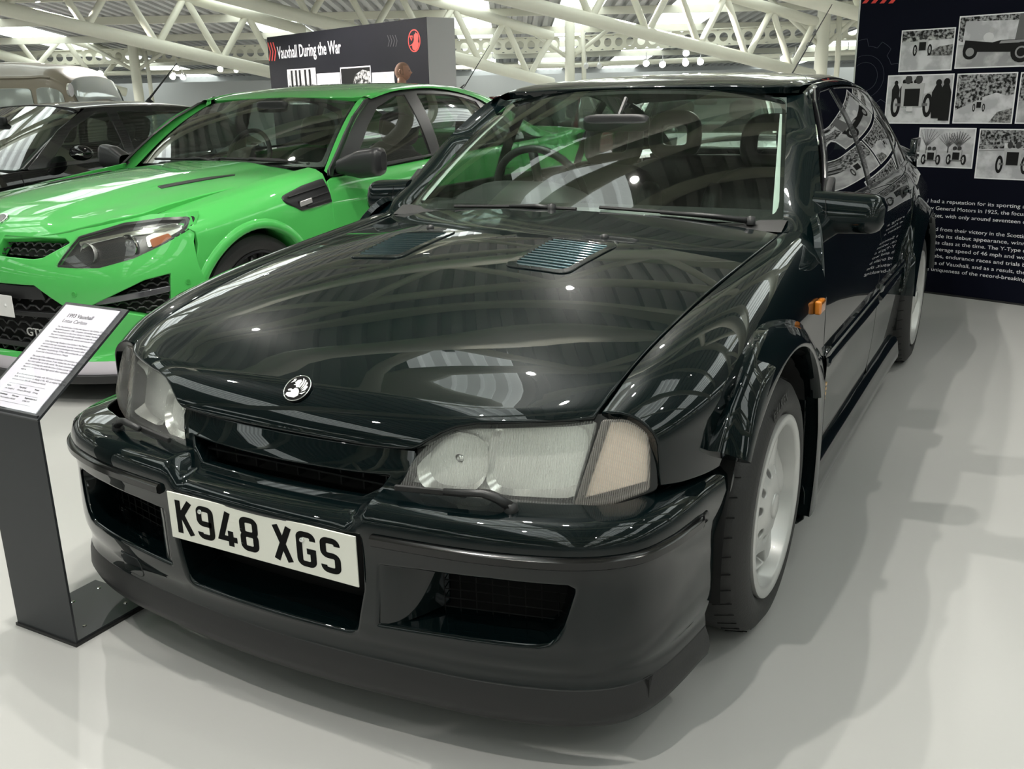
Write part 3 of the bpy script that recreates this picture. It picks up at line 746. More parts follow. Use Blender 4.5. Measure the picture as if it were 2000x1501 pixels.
# ---------------------------------------------------------------- head lamps
def lamp_y(x, z): return -.797+.381*x*x+.35*(z-.551)
LX = np.linspace(.2, .86, 9); LZ = np.linspace(.46, .76, 6)
def lamp_srf(d=0.0): return Surf(LX, LZ, [[(x, lamp_y(x, z)+d, z) for z in LZ] for x in LX])
head_loop = [(.289, .549), (.42, .5425), (.628, .533), (.652, .690), (.55, .692), (.445, .693), (.415, .688), (.378, .670), (.342, .634), (.318, .602)]
head_r = [.012, 0, .006, .008, 0, .03, .03, .03, 0, 0]
ind_loop = [(.636, .533), (.70, .541), (.757, .565), (.748, .640), (.736, .682), (.715, .6925), (.664, .692)]
ind_r = [.004, 0, .01, 0, .02, .015, .006]
for sx in (1,):
    shell = panel('headlamp', lamp_srf(.012), rounded([(.275, .540), (.42, .534), (.63, .525), (.70, .532), (.768, .560), (.756, .645), (.744, .690), (.718, .700), (.54, .700), (.44, .700), (.408, .695), (.37, .676), (.33, .638), (.300, .600)], .012), PLASTIC, saloon, holes=[rounded(head_loop, head_r), rounded(ind_loop, ind_r)], h=.03, out=(0, -1, 0), r=.003, depth=.05, label='glass headlamp with clear corner indicator')
    panel('headlamp_lens', lamp_srf(0), rounded(head_loop, head_r), LENS, shell, h=.03, out=(0, -1, 0), r=.004, depth=.006)
    panel('indicator_lens', lamp_srf(0), rounded(ind_loop, ind_r), thin_glass('indicator_glass', (.97, .95, .91), milky=.30, milk=(.92, .88, .82), flute=(85, .35)), shell, h=.02, out=(0, -1, 0), r=.004, depth=.006)
    # reflectors: dished chrome behind the glass
    def bowl(name, cx, cz, rx, rz, dep, m=REFLECTOR, sq=2.0, yo=.03):
        G = []
        for i in range(9):
            q = i/8; row = []
            for j in range(33):
                a = 2*math.pi*j/32; ca, sa = math.cos(a), math.sin(a)
                k = (abs(ca)**sq+abs(sa)**sq)**(-1/sq)
                u, v = cx+rx*q*k*ca, cz+rz*q*k*sa
                row.append((u, lamp_y(cx, cz)+yo+dep*(1-q*q)+.36*(u-cx)*.9+.33*(v-cz), v))
            G.append(row)
        return MB().grid(G).build(name, m, shell, smooth=True)
    bowl('main_reflector', .548, .612, .098, .072, .085, sq=5)
    bowl('inner_reflector', .385, .598, .070, .060, .07, sq=2.6)
    MB().lathe([(0, -.012), (.010, -.010), (.014, 0), (.012, .02)], c=(.385, lamp_y(.385, .598)+.06, .598), axis='y', n=16).build('bulb_cap', CHROME, shell, smooth=True)
    MB().lathe([(0, -.016), (.013, -.012), (.016, 0), (.014, .03)], c=(.548, lamp_y(.548, .612)+.085, .612), axis='y', n=16).build('bulb_cap', CHROME, shell, smooth=True)
    panel('lamp_backing', lamp_srf(.05), [(.30, .55), (.63, .54), (.645, .685), (.44, .688), (.34, .63)], mat('lamp_liner', (.92, .92, .89), .25, .5), shell, h=.05, out=(0, -1, 0), r=.002, depth=.002)
    panel('indicator_reflector', lamp_srf(.035), [(.640, .54), (.745, .57), (.735, .68), (.668, .685)], mat('indicator_liner', (.92, .80, .72), .3, .35), shell, h=.02, out=(0, -1, 0), r=.002, depth=.002)
    # wiper for the headlamp
    py_ = lambda x, z: lamp_y(x, z)
    wp = MB(); wp.lathe([(.013, -.012), (.015, 0), (.012, .018), (0, .020)], c=(.545, -.745, .545), n=14)
    wip = wp.build('headlamp_wiper', PLASTIC, saloon, smooth=True)
    wa = MB(); wa.tube([(.545, -.747, .556), (.52, -.756, .572), (.495, -.765, .580), (.42, -.785, .578)], [.011, .010, .008, .007], 8); wa.build('wiper_arm', PLASTIC, wip, smooth=True)
    wb = MB(); wb.box(-.075, .075, -.004, .004, -.006, .006, R=Matrix.Translation((.385, -.778, .570)) @ Matrix.Rotation(math.radians(13), 4, 'Z')); wb.build('wiper_blade', RUBBER, wip, bevel=.002)
    mirrored(shell, saloon); mirrored(wip, saloon)

# ---------------------------------------------------------------- wings
AC = (0.0, .3215)                                     # front wheel centre (y, z)
def arch_pts(c, r, a0, a1, n=26): return [(c[0]+r*math.cos(math.radians(a0+(a1-a0)*i/n)), c[1]+r*math.sin(math.radians(a0+(a1-a0)*i/n))) for i in range(n+1)]
OUTX = (1, 0, .3)
w_front = [(-.43, .552), (-.50, .556), (-.547, .562), (-.547, .62), (-.549, .70), (-.556, .80), (-.570, .916)]
w_top = [(y, .916) for y in (-.45, -.3, -.1, .1, .3, .5, .66)]
w_rear = [(.66, .85), (.60, .80), (.556, .76), (.556, .6), (.556, .3), (.556, .235)]
w_low = [(.40, .235)]
wl = w_front+w_top+w_rear+w_low+arch_pts(AC, .404, -12, 24, 8)+arch_pts(AC, .43, 30, 148)
for o in panel('front_wing', WING, wl, PAINT, saloon, h=.032, out=OUTX, r=.005, depth=.02, mirror=True): pass
# doors and rear quarter
RC = (2.73, .3215)
dl = [(.564, .235), (1.50, .235), (1.545, .30), (1.57, .40), (1.585, .60), (1.60, .916), (.72, .916), (.66, .84), (.60, .79), (.564, .75)]
rl = [(1.555, .29), (1.60, .235), (2.30, .235)]+arch_pts(RC, .415, 190, 168, 4)+arch_pts(RC, .45, 160, 128, 8)+[(2.50, .80), (2.52, .916), (1.612, .916), (1.597, .60), (1.582, .40)]
ql = arch_pts(RC, .43, 124, -10, 20)+[(3.3, .26), (3.84, .30), (3.86, .6), (3.86, .916), (2.532, .916), (2.512, .80)]
fd = panel('front_door', DOORS, dl, PAINT, saloon, h=.035, out=OUTX, r=.005, depth=.02)
rd = panel('rear_door', DOORS, rl, PAINT, saloon, h=.035, out=OUTX, r=.005, depth=.02)
rq = panel('rear_quarter', DOORS, ql, PAINT, saloon, h=.035, out=OUTX, r=.005, depth=.02)
def side_at(y, p, S=None): return (S or DOORS)(np.array([(y, p)]))[0]
def strip(name, S, path, prof, m, parent, out=OUTX, sharp=40, taper=0):
    """a moulding swept along a path of surface parameters; prof = (across, off) pairs"""
    path = np.array(path); P = S(path); Nn = normals(S, path, out)
    T = np.gradient(P, axis=0); T /= np.linalg.norm(T, axis=1)[:, None]; B = np.cross(Nn, T)
    if B[:, 2].sum() < 0: B = -B
    n = len(path); G = []
    for i in range(n):
        k = 1.0
        if taper and (i < taper or i >= n-taper): k = .25+.75*min(i, n-1-i)/taper
        G.append([P[i]+B[i]*a*k+Nn[i]*d*(k if d > 0 else 1) for a, d in prof])
    mb = MB().grid(G); c = len(prof); mb.add(G[0], [list(range(c))]); mb.add(G[-1], [list(range(c))])
    return mb.build(name, m, parent, smooth=True, sharp=sharp)
RUBP = [(-.032, -.003), (-.031, .010), (-.024, .015), (-.004, .012), (.0, .009), (.004, .012), (.024, .015), (.031, .010), (.032, -.003)]
strip('door_moulding', DOORS, [(y, .555) for y in np.linspace(.58, 1.565, 40)], RUBP, PAINT, fd, taper=1)
strip('door_moulding', DOORS, [(y, .555) for y in np.linspace(1.605, 2.28, 30)], RUBP, PAINT, rd, taper=1)
strip('quarter_moulding', DOORS, [(y, .555) for y in np.linspace(3.19, 3.8, 24)], RUBP, PAINT, rq, taper=1)
def handle(y, par):
    p = side_at(y, .80)
    hb = MB(); hb.box(-.012, .004, -.075, .075, -.028, .028, R=Matrix.Translation(Vector(p))); h_ = hb.build('door_handle', PLASTIC, par, bevel=.006)
    hb = MB(); hb.tube([tuple(p+np.array([.004, -.06, .010])), tuple(p+np.array([.016, -.04, .012])), tuple(p+np.array([.016, .05, .012])), tuple(p+np.array([.004, .065, .010]))], .008, 8); hb.build('handle_grip', PAINT, h_, smooth=True)
handle(1.42, fd); handle(2.32, rd)
# side repeater and gold wing badge
rp = side_at(.42, .715, WING)
rb = MB(); rb.box(-.002, .018, -.030, .030, -.019, .019, R=Matrix.Translation(Vector(rp+np.array([0, 0, 0])))); srep = rb.build('side_repeater', mat('amber_lens', (.62, .20, .02), .12, coat=1, emit=(.5, .14, .01), estr=.02), saloon, bevel=.006, label='amber side repeater lamp')
bd = np.array([.882, .495, .475])
for z0, ln, sh_ in ((.022, .030, .004), (.008, .036, -.002), (-.006, .034, -.004), (-.018, .026, -.008)):
    q = MB(); q.box(-.001, .004, sh_-ln/2, sh_+ln/2, z0-.004, z0+.005, R=Matrix.Translation(Vector(bd+np.array([.004, 0, 0])))); q.build('gold_wing_badge', mat('gold_badge', (.75, .50, .20), .3, .8), saloon, bevel=.001) if z0 == .022 else None
    if z0 != .022: q.build('badge_bar', mat('gold_badge'), bpy.data.objects['gold_wing_badge'], bevel=.001)

# flared arches
def flare(name, c, S, angs, ro, ri, xl, mirror=True, par=None):
    G = []; n = 44; A = np.linspace(angs[0], angs[-1], n)
    RO = interp(angs, ro, A); RI = interp(angs, ri, A)
    for a, o_, i_ in zip(A, RO, RI):
        ca, sa = math.cos(math.radians(a)), math.sin(math.radians(a))
        def root(r):
            y, z = c[0]+r*ca, c[1]+r*sa
            return S(np.array([(y, z)]))[0]
        p0 = root(o_); row = [p0+np.array([-.012, 0, 0]), p0+np.array([.003, 0, 0])]
        for t, dx in ((.0, .22), (.03, .30), (.15, .42), (.4, .68), (.65, .88), (.88, 1.0), (1.0, .97)):
            r = o_+(i_-o_)*t; x = p0[0]+.004+(xl-p0[0])*dx
            row.append(np.array([x, c[0]+r*ca, c[1]+r*sa]))
        for t, dxx in ((.006, -.010), (.004, -.03), (-.01, -.11)):
            r = i_-t; row.append(np.array([xl+dxx, c[0]+r*ca, c[1]+r*sa]))
        G.append(row)
    G = np.array(G); w = G.shape[1]
    mb = MB().grid(G); mb.add(G[0], [list(range(w))]); mb.add(G[-1], [list(range(w))])
    o = mb.build(name, PAINT, saloon, smooth=True, sharp=50)
    mirrored(o, saloon)
flare('front_arch_flare', AC, WING, [26, 41, 68, 84, 99, 114, 126, 136, 146], [.555, .490, .449, .450, .466, .488, .506, .510, .502], [.405, .400, .398, .398, .400, .408, .420, .432, .442], .900)
flare('rear_arch_flare', RC, DOORS, [12, 35, 60, 90, 120, 150, 168], [.47, .48, .48, .48, .48, .48, .47], [.40, .40, .398, .398, .398, .40, .40], .922)
# skirt panel behind the front wheel, flush with the flare
sa_ = [(26, .565), (15, .50), (5, .42), (-5, .32), (-14, .225), (-26, .120)]; sg2 = []
for a, zg in sa_:
    ca, s_ = math.cos(math.radians(a)), math.sin(math.radians(a)); ly, lz = .405*ca, .3215+.405*s_
    sg2.append([(.80, .40*ca, .3215+.40*s_), (.884, .401*ca, .3215+.401*s_), (.896, ly, lz), (.896, ly*.7+.553*.3, lz*.7+zg*.3), (.888, ly*.3+.553*.7, lz*.3+zg*.7), (.874, .551, zg), (.862, .553, zg)])
so2 = Surf([0, 1, 2, 3, 4, 5], range(7), sg2); so2.c2 = (True, False); wsk = MB().grid([[so2(np.array([(u, v)]))[0] for v in np.linspace(0, 6, 25)] for u in np.linspace(0, 5, 21)]).build('wing_skirt', PAINT, saloon, smooth=True, sharp=50); mirrored(wsk, saloon)
for c in (AC, RC):                                    # dark liners in the arches
    mb = MB(); n = 30
    G = [[(x, c[0]+.40*math.cos(a), c[1]+.40*math.sin(a)) for x in (.56, .86)] for a in np.linspace(-.2, math.pi+.2, n)]
    mb.grid(G); mb.add([(.56, g[0][1], g[0][2]) for g in G], [list(range(n))])
    lo = mb.build('arch_liner', DARK, saloon, smooth=True); mirrored(lo, saloon)
# sill skirts
SK = Surf([.30, .42, .6, 1.2, 2.0, 2.3, 2.4], [0, .05, .12, .18, .22], [[(x0-.03, y, .105), (x0+.012, y, .125), (x0+.014, y, .18), (x0+.004, y, .225), (x0-.022, y, .24)] for y, x0 in ((.30, .865), (.42, .864), (.6, .862), (1.2, .862), (2.0, .863), (2.3, .868), (2.4, .872))])
sk = panel('side_skirt', SK, [(.36, 0), (2.30, 0), (2.28, .12), (2.27, .215), (.40, .215), (.375, .12)], PAINT, saloon, h=.04, out=OUTX, r=.003, depth=.01)
# piece of wing/skirt behind the front wheel
for o in (fd, rd, rq, sk, srep): mirrored(o, saloon)

# ---------------------------------------------------------------- greenhouse
RX = [0, .2, .36, .48, .56, .605]
RY = [1.20, 1.28, 1.42, 1.7, 2.05, 2.4, 2.65, 2.85]
RZc = [1.305, 1.330, 1.352, 1.371, 1.376, 1.357, 1.322, 1.275]; RZe = [1.268, 1.296, 1.318, 1.331, 1.332, 1.308, 1.270, 1.222]
def rw(x): return [0, .05, .17, .34, .55, 1.0][RX.index(x)]
ROOF = sym_surf(RX, RY, [[(x*(1-.02*max(0, (y-2.2))), y, zc_+(ze_-zc_)*rw(x)) for y, zc_, ze_ in zip(RY, RZc, RZe)] for x in RX])
rloop = [(0, 1.262), (.3, 1.264), (.46, 1.272), (.545, 1.288), (.578, 1.33), (.598, 1.45), (.602, 1.9), (.60, 2.4), (.585, 2.72), (.52, 2.765), (.3, 2.775), (0, 2.78)]
panel('roof', ROOF, rloop+[(-x, y) for x, y in rloop[-2:0:-1]], PAINT, saloon, h=.04, out=UP, r=.005, depth=.02)
# windscreen
WSX = [0, .25, .42, .54, .62, .70]; WSV = [0, .2, .4, .6, .72]
def ws_pt(fr, v):                                     # fr 0..1 of half width
    t = v/.72; xb, xt = .715, .570
    x = (xb+(xt-xb)*t)*fr; y = (.655+.60*t)+(.075-.02*t)*fr**2.6; z = .935+.385*t-(.028+.012*t)*fr**2.4+.022*math.sin(math.pi*t)
    return (x, y, z)
WFR = [0, .35, .6, .78, .9, 1.0]
WS = sym_surf(WFR, WSV, [[ws_pt(f_, v) for v in WSV] for f_ in WFR])
wsl = rounded([(-.965, .004), (0, .0), (.965, .004), (.945, .69), (.8, .706), (0, .712), (-.8, .706), (-.945, .69)], [.04, 0, .04, .05, 0, 0, 0, .05])
screen = panel('windscreen', WS, wsl, GLASS, saloon, h=.06, out=(0, -1, .8), r=.002, depth=.003)
wsi = rounded([(-.945, .035), (0, .028), (.945, .035), (.930, .672), (.8, .684), (0, .690), (-.8, .684), (-.930, .672)], [.08, 0, .08, .08, 0, 0, 0, .08])
panel('windscreen_surround', shifted(WS, [0, .006, -.006]), wsl, mat('screen_frit', (.006, .006, .006), .35), saloon, holes=[wsi], h=.06, out=(0, -1, .8), r=.001, depth=.002)
# pillars between screen and side glass
def pill(name, A, B, m, par=None, w=9, crown=.12):
    """ruled strip between two curves (lists of points), slightly crowned"""
    A, B = np.array(A), np.array(B); n = 24; k = np.linspace(0, 1, len(A)); q = np.linspace(0, 1, n)
    a, b = interp(k, A, q), interp(k, B, q); G = []
    for i in range(n):
        d = b[i]-a[i]; t = np.gradient(a, axis=0)[i]; nn = np.cross(t, d); nn /= np.linalg.norm(nn)
        if nn[0] < 0: nn = -nn
        L = np.linalg.norm(d); G.append([a[i]+d*s+nn*(crown*L*math.sin(math.pi*s)) for s in np.linspace(0, 1, w)])
    return MB().grid(G).build(name, m, par or saloon, smooth=True)
wsedge = [(.690, .640, .890), ws_pt(.962, .02), ws_pt(.960, .2), ws_pt(.958, .4), ws_pt(.955, .6), ws_pt(.95, .720)]
sideedge = [(.818, .645, .852), (.795, .77, .932), (.756, .90, 1.018), (.708, 1.05, 1.140), (.655, 1.20, 1.245), (.618, 1.305, 1.300)]
p1 = pill('a_pillar', wsedge, sideedge, PAINT); mirrored(p1, saloon)
# side glass surface: y along, 0..1 up
GY = [.70, .9, 1.1, 1.3, 1.6, 2.0, 2.4, 2.7, 3.0, 3.3]
def rail(y): return (float(interp([.7, 1.3, 1.6, 2.1, 2.5, 2.8, 3.3], [.625, .618, .617, .616, .61, .60, .575], y)[0]), float(interp([.7, 1.2, 1.35, 1.6, 2.0, 2.4, 2.7, 3.0, 3.3], [1.30, 1.30, 1.312, 1.322, 1.325, 1.305, 1.262, 1.19, 1.10], y)[0]))
def belt(y): return (float(interp([.7, 2.6, 3.3], [.785, .788, .74], y)[0]), float(interp([.7, 2.6, 3.3], [.945, .948, .935], y)[0]))
GT = [0, .35, .7, 1.0]
SG = Surf(GY, GT, [[(belt(y)[0]+(rail(y)[0]-belt(y)[0])*t+.020*math.sin(math.pi*t), y, belt(y)[1]+(rail(y)[1]-belt(y)[1])*t) for t in GT] for y in GY])
def sgz(y, z): b, r_ = belt(y)[1], rail(y)[1]; return (y, (z-b)/(r_-b))
fw = [sgz(*p) for p in [(.875, .955), (1.585, .955), (1.585, 1.305), (1.40, 1.295), (1.315, 1.268), (1.18, 1.182), (1.02, 1.065)]]
rwn = [sgz(*p) for p in [(1.645, .955), (2.42, .955), (2.42, 1.272), (2.2, 1.302), (1.9, 1.309), (1.645, 1.306)]]
qw = [sgz(*p) for p in [(2.47, .958), (2.88, .962), (2.80, 1.05), (2.66, 1.19), (2.47, 1.258)]]
SGX = (1, 0, .4)
parts = []
for nm, L in (('front_side_window', fw), ('rear_side_window', rwn), ('quarter_window', qw)):
    parts.append(panel(nm, SG, rounded(L, .012), SIDE_GLASS, saloon, h=.06, out=SGX, r=.002, depth=.004))
frame_o = [sgz(*p) for p in [(.80, .940), (2.99, .945), (2.90, 1.06), (2.74, 1.20), (2.50, 1.288), (2.2, 1.318), (1.9, 1.325), (1.5, 1.320), (1.36, 1.305), (1.27, 1.262), (1.13, 1.165), (.96, 1.035)]]
parts.append(panel('window_frame', shifted(SG, [.004, 0, 0]), rounded(frame_o, .01), mat('gloss_black_trim', (.006, .006, .007), .18, coat=.6), saloon, holes=[rounded(L, .012) for L in (fw, rwn, qw)], h=.05, out=SGX, r=.003, depth=.012))
# roof rail above the frame, c pillar and waist capping
railc = [(.605, 1.26, 1.292), (.603, 1.45, 1.323), (.604, 1.9, 1.336), (.600, 2.4, 1.310), (.585, 2.72, 1.250)]
railo = [(.628, 1.26, 1.262), (.632, 1.45, 1.305), (.633, 1.9, 1.317), (.628, 2.4, 1.290), (.622, 2.72, 1.220)]
parts.append(pill('roof_rail', railc, railo, PAINT))
cp1 = [(.598, 2.62, 1.270), (.585, 2.80, 1.225), (.57, 3.0, 1.145), (.56, 3.2, 1.05), (.57, 3.36, .965)]
cp2 = [(.628, 2.58, 1.262), (.665, 2.76, 1.185), (.71, 2.90, 1.07), (.755, 3.0, .975), (.78, 3.06, .940)]
parts.append(pill('c_pillar', cp1, cp2, PAINT))
cp3 = [(.755, 3.0, .972), (.755, 3.2, .955), (.745, 3.5, .94), (.735, 3.8, .93)]
cp4 = [(.788, 2.98, .946), (.770, 3.2, .938), (.745, 3.5, .925), (.73, 3.8, .91)]
for o in parts: mirrored(o, saloon)
# rear screen, boot, tail
RS = sym_surf([0, .3, .5, .6], [0, .35, .7], [[(x*(1-.03*0), 2.76+.0*x+.62*t-(.02 if x > .4 else 0), 1.285-(.05 if x == .6 else .03 if x == .5 else 0)-.31*t) for t in (0, .5, 1)] for x in (0, .3, .5, .6)])
panel('rear_screen', RS, [(-.56, .01), (.56, .01), (.57, .69), (-.57, .69)], GLASS, saloon, h=.08, out=(0, 1, 1), r=.002, depth=.003)
BT = sym_surf([0, .4, .65, .76], [0, .2, .4, .46, .60, .78], [[(x, y+ (-.04 if x > .7 else 0), z-(.045 if x == .76 else .012 if x == .65 else 0)) for y, z in ((3.36, .985), (3.55, .978), (3.74, .965), (3.80, .94), (3.84, .80), (3.86, .62))] for x in (0, .4, .65, .76)])
panel('boot_lid', BT, [(-.72, .01), (.72, .01), (.72, .76), (-.72, .76)], PAINT, saloon, h=.06, out=(0, .6, 1), r=.006, depth=.02)
RBX = sym_surf([0, .4, .7, .82, .86], [0, .15, .3, .42], [[(x, y0+dy, z) for z, dy in ((.20, -.04), (.33, 0), (.48, .01), (.62, -.02))] for x, y0 in ((0, 3.90), (.4, 3.89), (.7, 3.86), (.82, 3.78), (.86, 3.60))])
panel('rear_bumper', RBX, [(-.855, .0), (.855, .0), (.855, .42), (-.855, .42)], PAINT, saloon, h=.06, out=(0, 1, 0), r=.006, depth=.03)
# big boot spoiler
sp = []
for x in np.linspace(-.74, .74, 41):
    e = (abs(x)/.74)**4; dz = -.10*e; c0 = (3.70-.10*e, 1.03+dz)
    sp.append([(x, c0[0]+a, c0[1]+b) for a, b in ((-.13, -.012), (-.06, .012), (.04, .016), (.10, .012), (.105, -.002), (.03, -.012), (-.06, -.018), (-.13, -.012))])
so = MB().grid(sp); so.add(sp[0][:-1], [list(range(7))]); so.add(sp[-1][:-1], [list(range(7))]); so.build('boot_spoiler', PAINT, saloon, smooth=True)
for sx in (1, -1):
    MB().prism([(3.58, .95), (3.76, .95), (3.78, 1.03), (3.60, 1.03)], lambda u, v: (sx*.70, u, v), lambda u, v: (sx*.735, u, v)).build('spoiler_foot', PAINT, saloon, bevel=.008)
# scuttle and screen wipers
scu = MB(); scu.grid([[(x, .625+.06*(abs(x)/.7)**2.4, .925-.03*(abs(x)/.7)**2), ] + [(x, .70+.08*(abs(x)/.7)**2.4, .93-.03*(abs(x)/.7)**2)] for x in np.linspace(-.72, .72, 25)]); scu.build('scuttle', mat('scuttle_black', (.005, .005, .005), .8, spec=.1), saloon, smooth=True)
def wiper(pv, tip, b0, b1):
    w = MB(); w.lathe([(.014, -.01), (.014, .012), (0, .016)], c=pv, n=12); wo = w.build('screen_wiper', PLASTIC, saloon, smooth=True)
    MB().tube([pv, tuple(np.array(pv)*.6+np.array(tip)*.4+[0, 0, .004]), tip], [.010, .008, .006], 8).build('wiper_arm', PLASTIC, wo, smooth=True)
    MB().tube([b0, tuple((np.array(b0)+b1)/2+[0, 0, .004]), b1], .006, 6).build('wiper_blade', RUBBER, wo)
wsp = lambda f_, v: np.array(ws_pt(abs(f_), v-.012))*[math.copysign(1, f_), 1, 1]+[0, -.006, .007]
wiper((.60, .690, .925), tuple(wsp(.45, .02)), tuple(wsp(.78, .012)), tuple(wsp(.16, .028)))
wiper((-.05, .645, .945), tuple(wsp(-.30, .018)), tuple(wsp(.05, .016)), tuple(wsp(-.62, .014)))

# door mirrors
mo = []
MY = .86
mr = MB(); G = []
for t in np.linspace(0, 1, 22):
    x = .752+.205*t; e = max(0, (t-.80)/.20); k = math.sqrt(max(0, 1-e*e)) if e < 1 else 0
    k = max(k, .05); z0, z1 = .876+.004*t, 1.004-.010*t; zc_, hz = (z0+z1)/2, (z1-z0)/2*(.45+.55*k); yd = (.055+.02*t)*(.35+.65*k)
    row = []
    for a in np.linspace(0, 2*math.pi, 25):
        ca, sa = math.cos(a), math.sin(a); kk = (abs(ca)**3.2+abs(sa)**3.2)**(-1/3.2)
        row.append((x, MY+.03*t+yd*ca*kk*.9+.01*sa, zc_+hz*sa*kk))
    G.append(row)
mr.grid(G); mr.add(G[-1][:-1], [list(range(24))]); mr.add(G[0][:-1], [list(range(24))])
mir = mr.build('door_mirror', PLASTIC if False else PAINT, saloon, smooth=True, sharp=60)
sg_ = MB(); sg_.prism([(.80, .945), (.96, .945), (.965, 1.04), (.90, 1.0)], lambda u, v: (.765, u, v), lambda u, v: (.79, u, v)); sg_.build('mirror_sail', PLASTIC, mir, bevel=.006)
MB().tube([(.800, MY-.060, .886), (.797, MY-.062, .95), (.793, MY-.058, .985)], .0012, 5).build('mirror_joint', DARK, mir)
mirrored(mir, saloon)
# roof aerial
ae = MB(); ae.tube([(.235, 2.62, 1.325), (.240, 2.64, 1.36)], [.012, .006], 8); a0 = ae.build('roof_aerial', PLASTIC, saloon, smooth=True)
MB().tube([(.24, 2.64, 1.355), (.345, 2.99, 1.70)], [.004, .002], 6).build('aerial_rod', RUBBER, a0)

# ---------------------------------------------------------------- wheels
ALLOY = mat('white_alloy', (.52, .52, .505), .32, .35, coat=.4)
TYRE = mat('tyre_rubber', (.017, .0168, .0165), .6, bump=(160, .1))
def make_wheel(x, y, R=.3215, rim=.228, w=.235):
    """wheel with its outer face at x; axis along x"""
    t = MB(); c = (0, y, R)
    prof = [(rim-.012, x-w), (rim+.01, x-w), (R-.03, x-w+.004), (R-.008, x-w+.03), (R, x-w+.06), (R, x-.075), (R-.004, x-.045), (R-.014, x-.022), (R-.04, x-.006), (R-.062, x-.002), (R-.07, x-.004), (rim+.012, x-.008), (rim+.003, x-.016), (rim-.012, x-.02)]
    t.lathe(prof, c, 'x', 72); ty = t.build('tyre', TYRE, saloon, smooth=True, sharp=35)
    g = MB()                                        # tread grooves as dark bands
    for k in range(44):
        a = 2*math.pi*k/44; ca, sa = math.cos(a), math.sin(a)
        g.tube([(x-.030, y+(R-.006)*ca, R+(R-.006)*sa), (x-.075, y+(R+.0006)*math.cos(a+.03), R+(R+.0006)*math.sin(a+.03))], .0016, 4)
    g.build('tread_sipes', DARK, ty, kind='stuff')
    rm = MB(); rm.lathe([(rim-.004, x-.022), (rim+.001, x-.012), (rim, x-.004), (rim-.006, x-.001), (rim-.022, x-.003), (rim-.028, x-.010), (rim-.034, x-.05), (rim-.05, x-.075), (rim-.05, x-.2)], c, 'x', 72)
    ro = rm.build('wheel_rim', ALLOY, saloon, smooth=True, sharp=50)
    # five-spoke centre cut from a dished disc, round lightening holes about the hub
    def disc(uv):
        uv = np.atleast_2d(uv); r = np.hypot(uv[:, 0], uv[:, 1]); dd = np.interp(r, [0, .05, .075, .10, .135, .170, .188, .197], [-.012, -.013, -.019, -.030, -.034, -.037, -.047, -.075])
        th = np.arctan2(uv[:, 1], uv[:, 0]); dd = dd-.008*np.clip(np.cos(5*th), -1, 1)*-1*np.clip((r-.07)/.08, 0, 1)
        return np.stack([x+dd, y+uv[:, 0], R+uv[:, 1]], 1)
    pol = lambda r, a: (r*math.cos(a), r*math.sin(a)); wins = []
    for k in range(5):
        a = 2*math.pi*(k+.5)/5+.2
        wins.append(rounded([pol(.128, a-.20), pol(.180, a-.30), pol(.184, a), pol(.180, a+.30), pol(.128, a+.20)], .012))
        for da in (-.36, .36): c_ = pol(.088, a+da); wins.append([(c_[0]+.015*math.cos(q), c_[1]+.015*math.sin(q)) for q in np.linspace(0, 2*math.pi, 14, False)])
    V_, F_, N_ = trimmed(disc, [pol(.196, q) for q in np.linspace(0, 2*math.pi, 80, False)], wins, h=.013, out=(1, 0, 0), r=.003, depth=.01, hr=.004, hdepth=.028)
    mk('wheel_spokes', V_, F_, ALLOY, ro, True, N_)
    MB().lathe([(0, -.006), (.026, -.007), (.032, -.010), (.034, -.03)], c=(x, y, R), axis='x', n=28).build('hub_cap', ALLOY, ro, smooth=True)
    d = MB(); d.lathe([(.03, x-.11), (.165, x-.11), (.165, x-.135), (.03, x-.135)], c, 'x', 40); d.build('brake_disc', mat('brake_steel', (.10, .10, .10), .4, .9), ro)
    mirrored(ty, saloon); mirrored(ro, saloon)
text_mesh('tyre_lettering', 'FALKEN', .034, mat('tyre_letter', (.045, .045, .044), .6), saloon, extrude=.0004, space=1.15, bold=.0006, fn=lambda x, y, z: (.8850+z, (.268+y)*math.cos(math.radians(112)-x/.28), .3215+(.268+y)*math.sin(math.radians(112)-x/.28)))
make_wheel(.888, 0.0)
make_wheel(.905, 2.73, w=.255)
# underside
MB().box(-.80, .80, -.66, 3.75, .16, .20).build('underbody', DARK, saloon)
MB().box(-.56, .56, -.60, .60, .20, .62).build('engine_block_cover', DARK, saloon)

# ---------------------------------------------------------------- cabin
cab = MB(); cab.box(-.70, .70, .62, 3.3, .20, .24); cab.build('cabin_floor', SEAT, saloon)
dsh = MB(); D = [[(x, .66+.0*x, .90), (x, .72, .925), (x, .95, .93-.0*x), (x, 1.08, .905), (x, 1.10, .84), (x, 1.06, .62), (x, 1.0, .5)] for x in np.linspace(-.70, .70, 15)]
dash = dsh.grid(D).build('dashboard', mat('dash_plastic', (.02, .02, .02), .55, bump=(400, .1)), saloon, smooth=True)
bin_ = MB(); bin_.grid([[(x, .98+a, .928+b*(1-(abs(x+.36)/.26)**4)) for a, b in ((-.06, 0), (-.02, .05), (.06, .065), (.12, .05), (.13, -.02))] for x in np.linspace(-.62, -.10, 13)]); bin_.build('instrument_binnacle', mat('dash_plastic'), dash, smooth=True)
sw = MB(); cc = np.array([-.36, 1.18, .93]); n_ = np.array([0, .93, .36]); u_ = np.array([1., 0, 0]); v_ = np.cross(n_, u_); v_ /= np.linalg.norm(v_)
sw.tube([cc+.19*(math.cos(a)*u_+math.sin(a)*v_) for a in np.linspace(0, 2*math.pi, 36, False)], .015, 8, closed=True)
for a in (.25, math.pi-.25, -math.pi/2): sw.tube([cc, cc+.18*(math.cos(a)*u_+math.sin(a)*v_)], .018, 6)
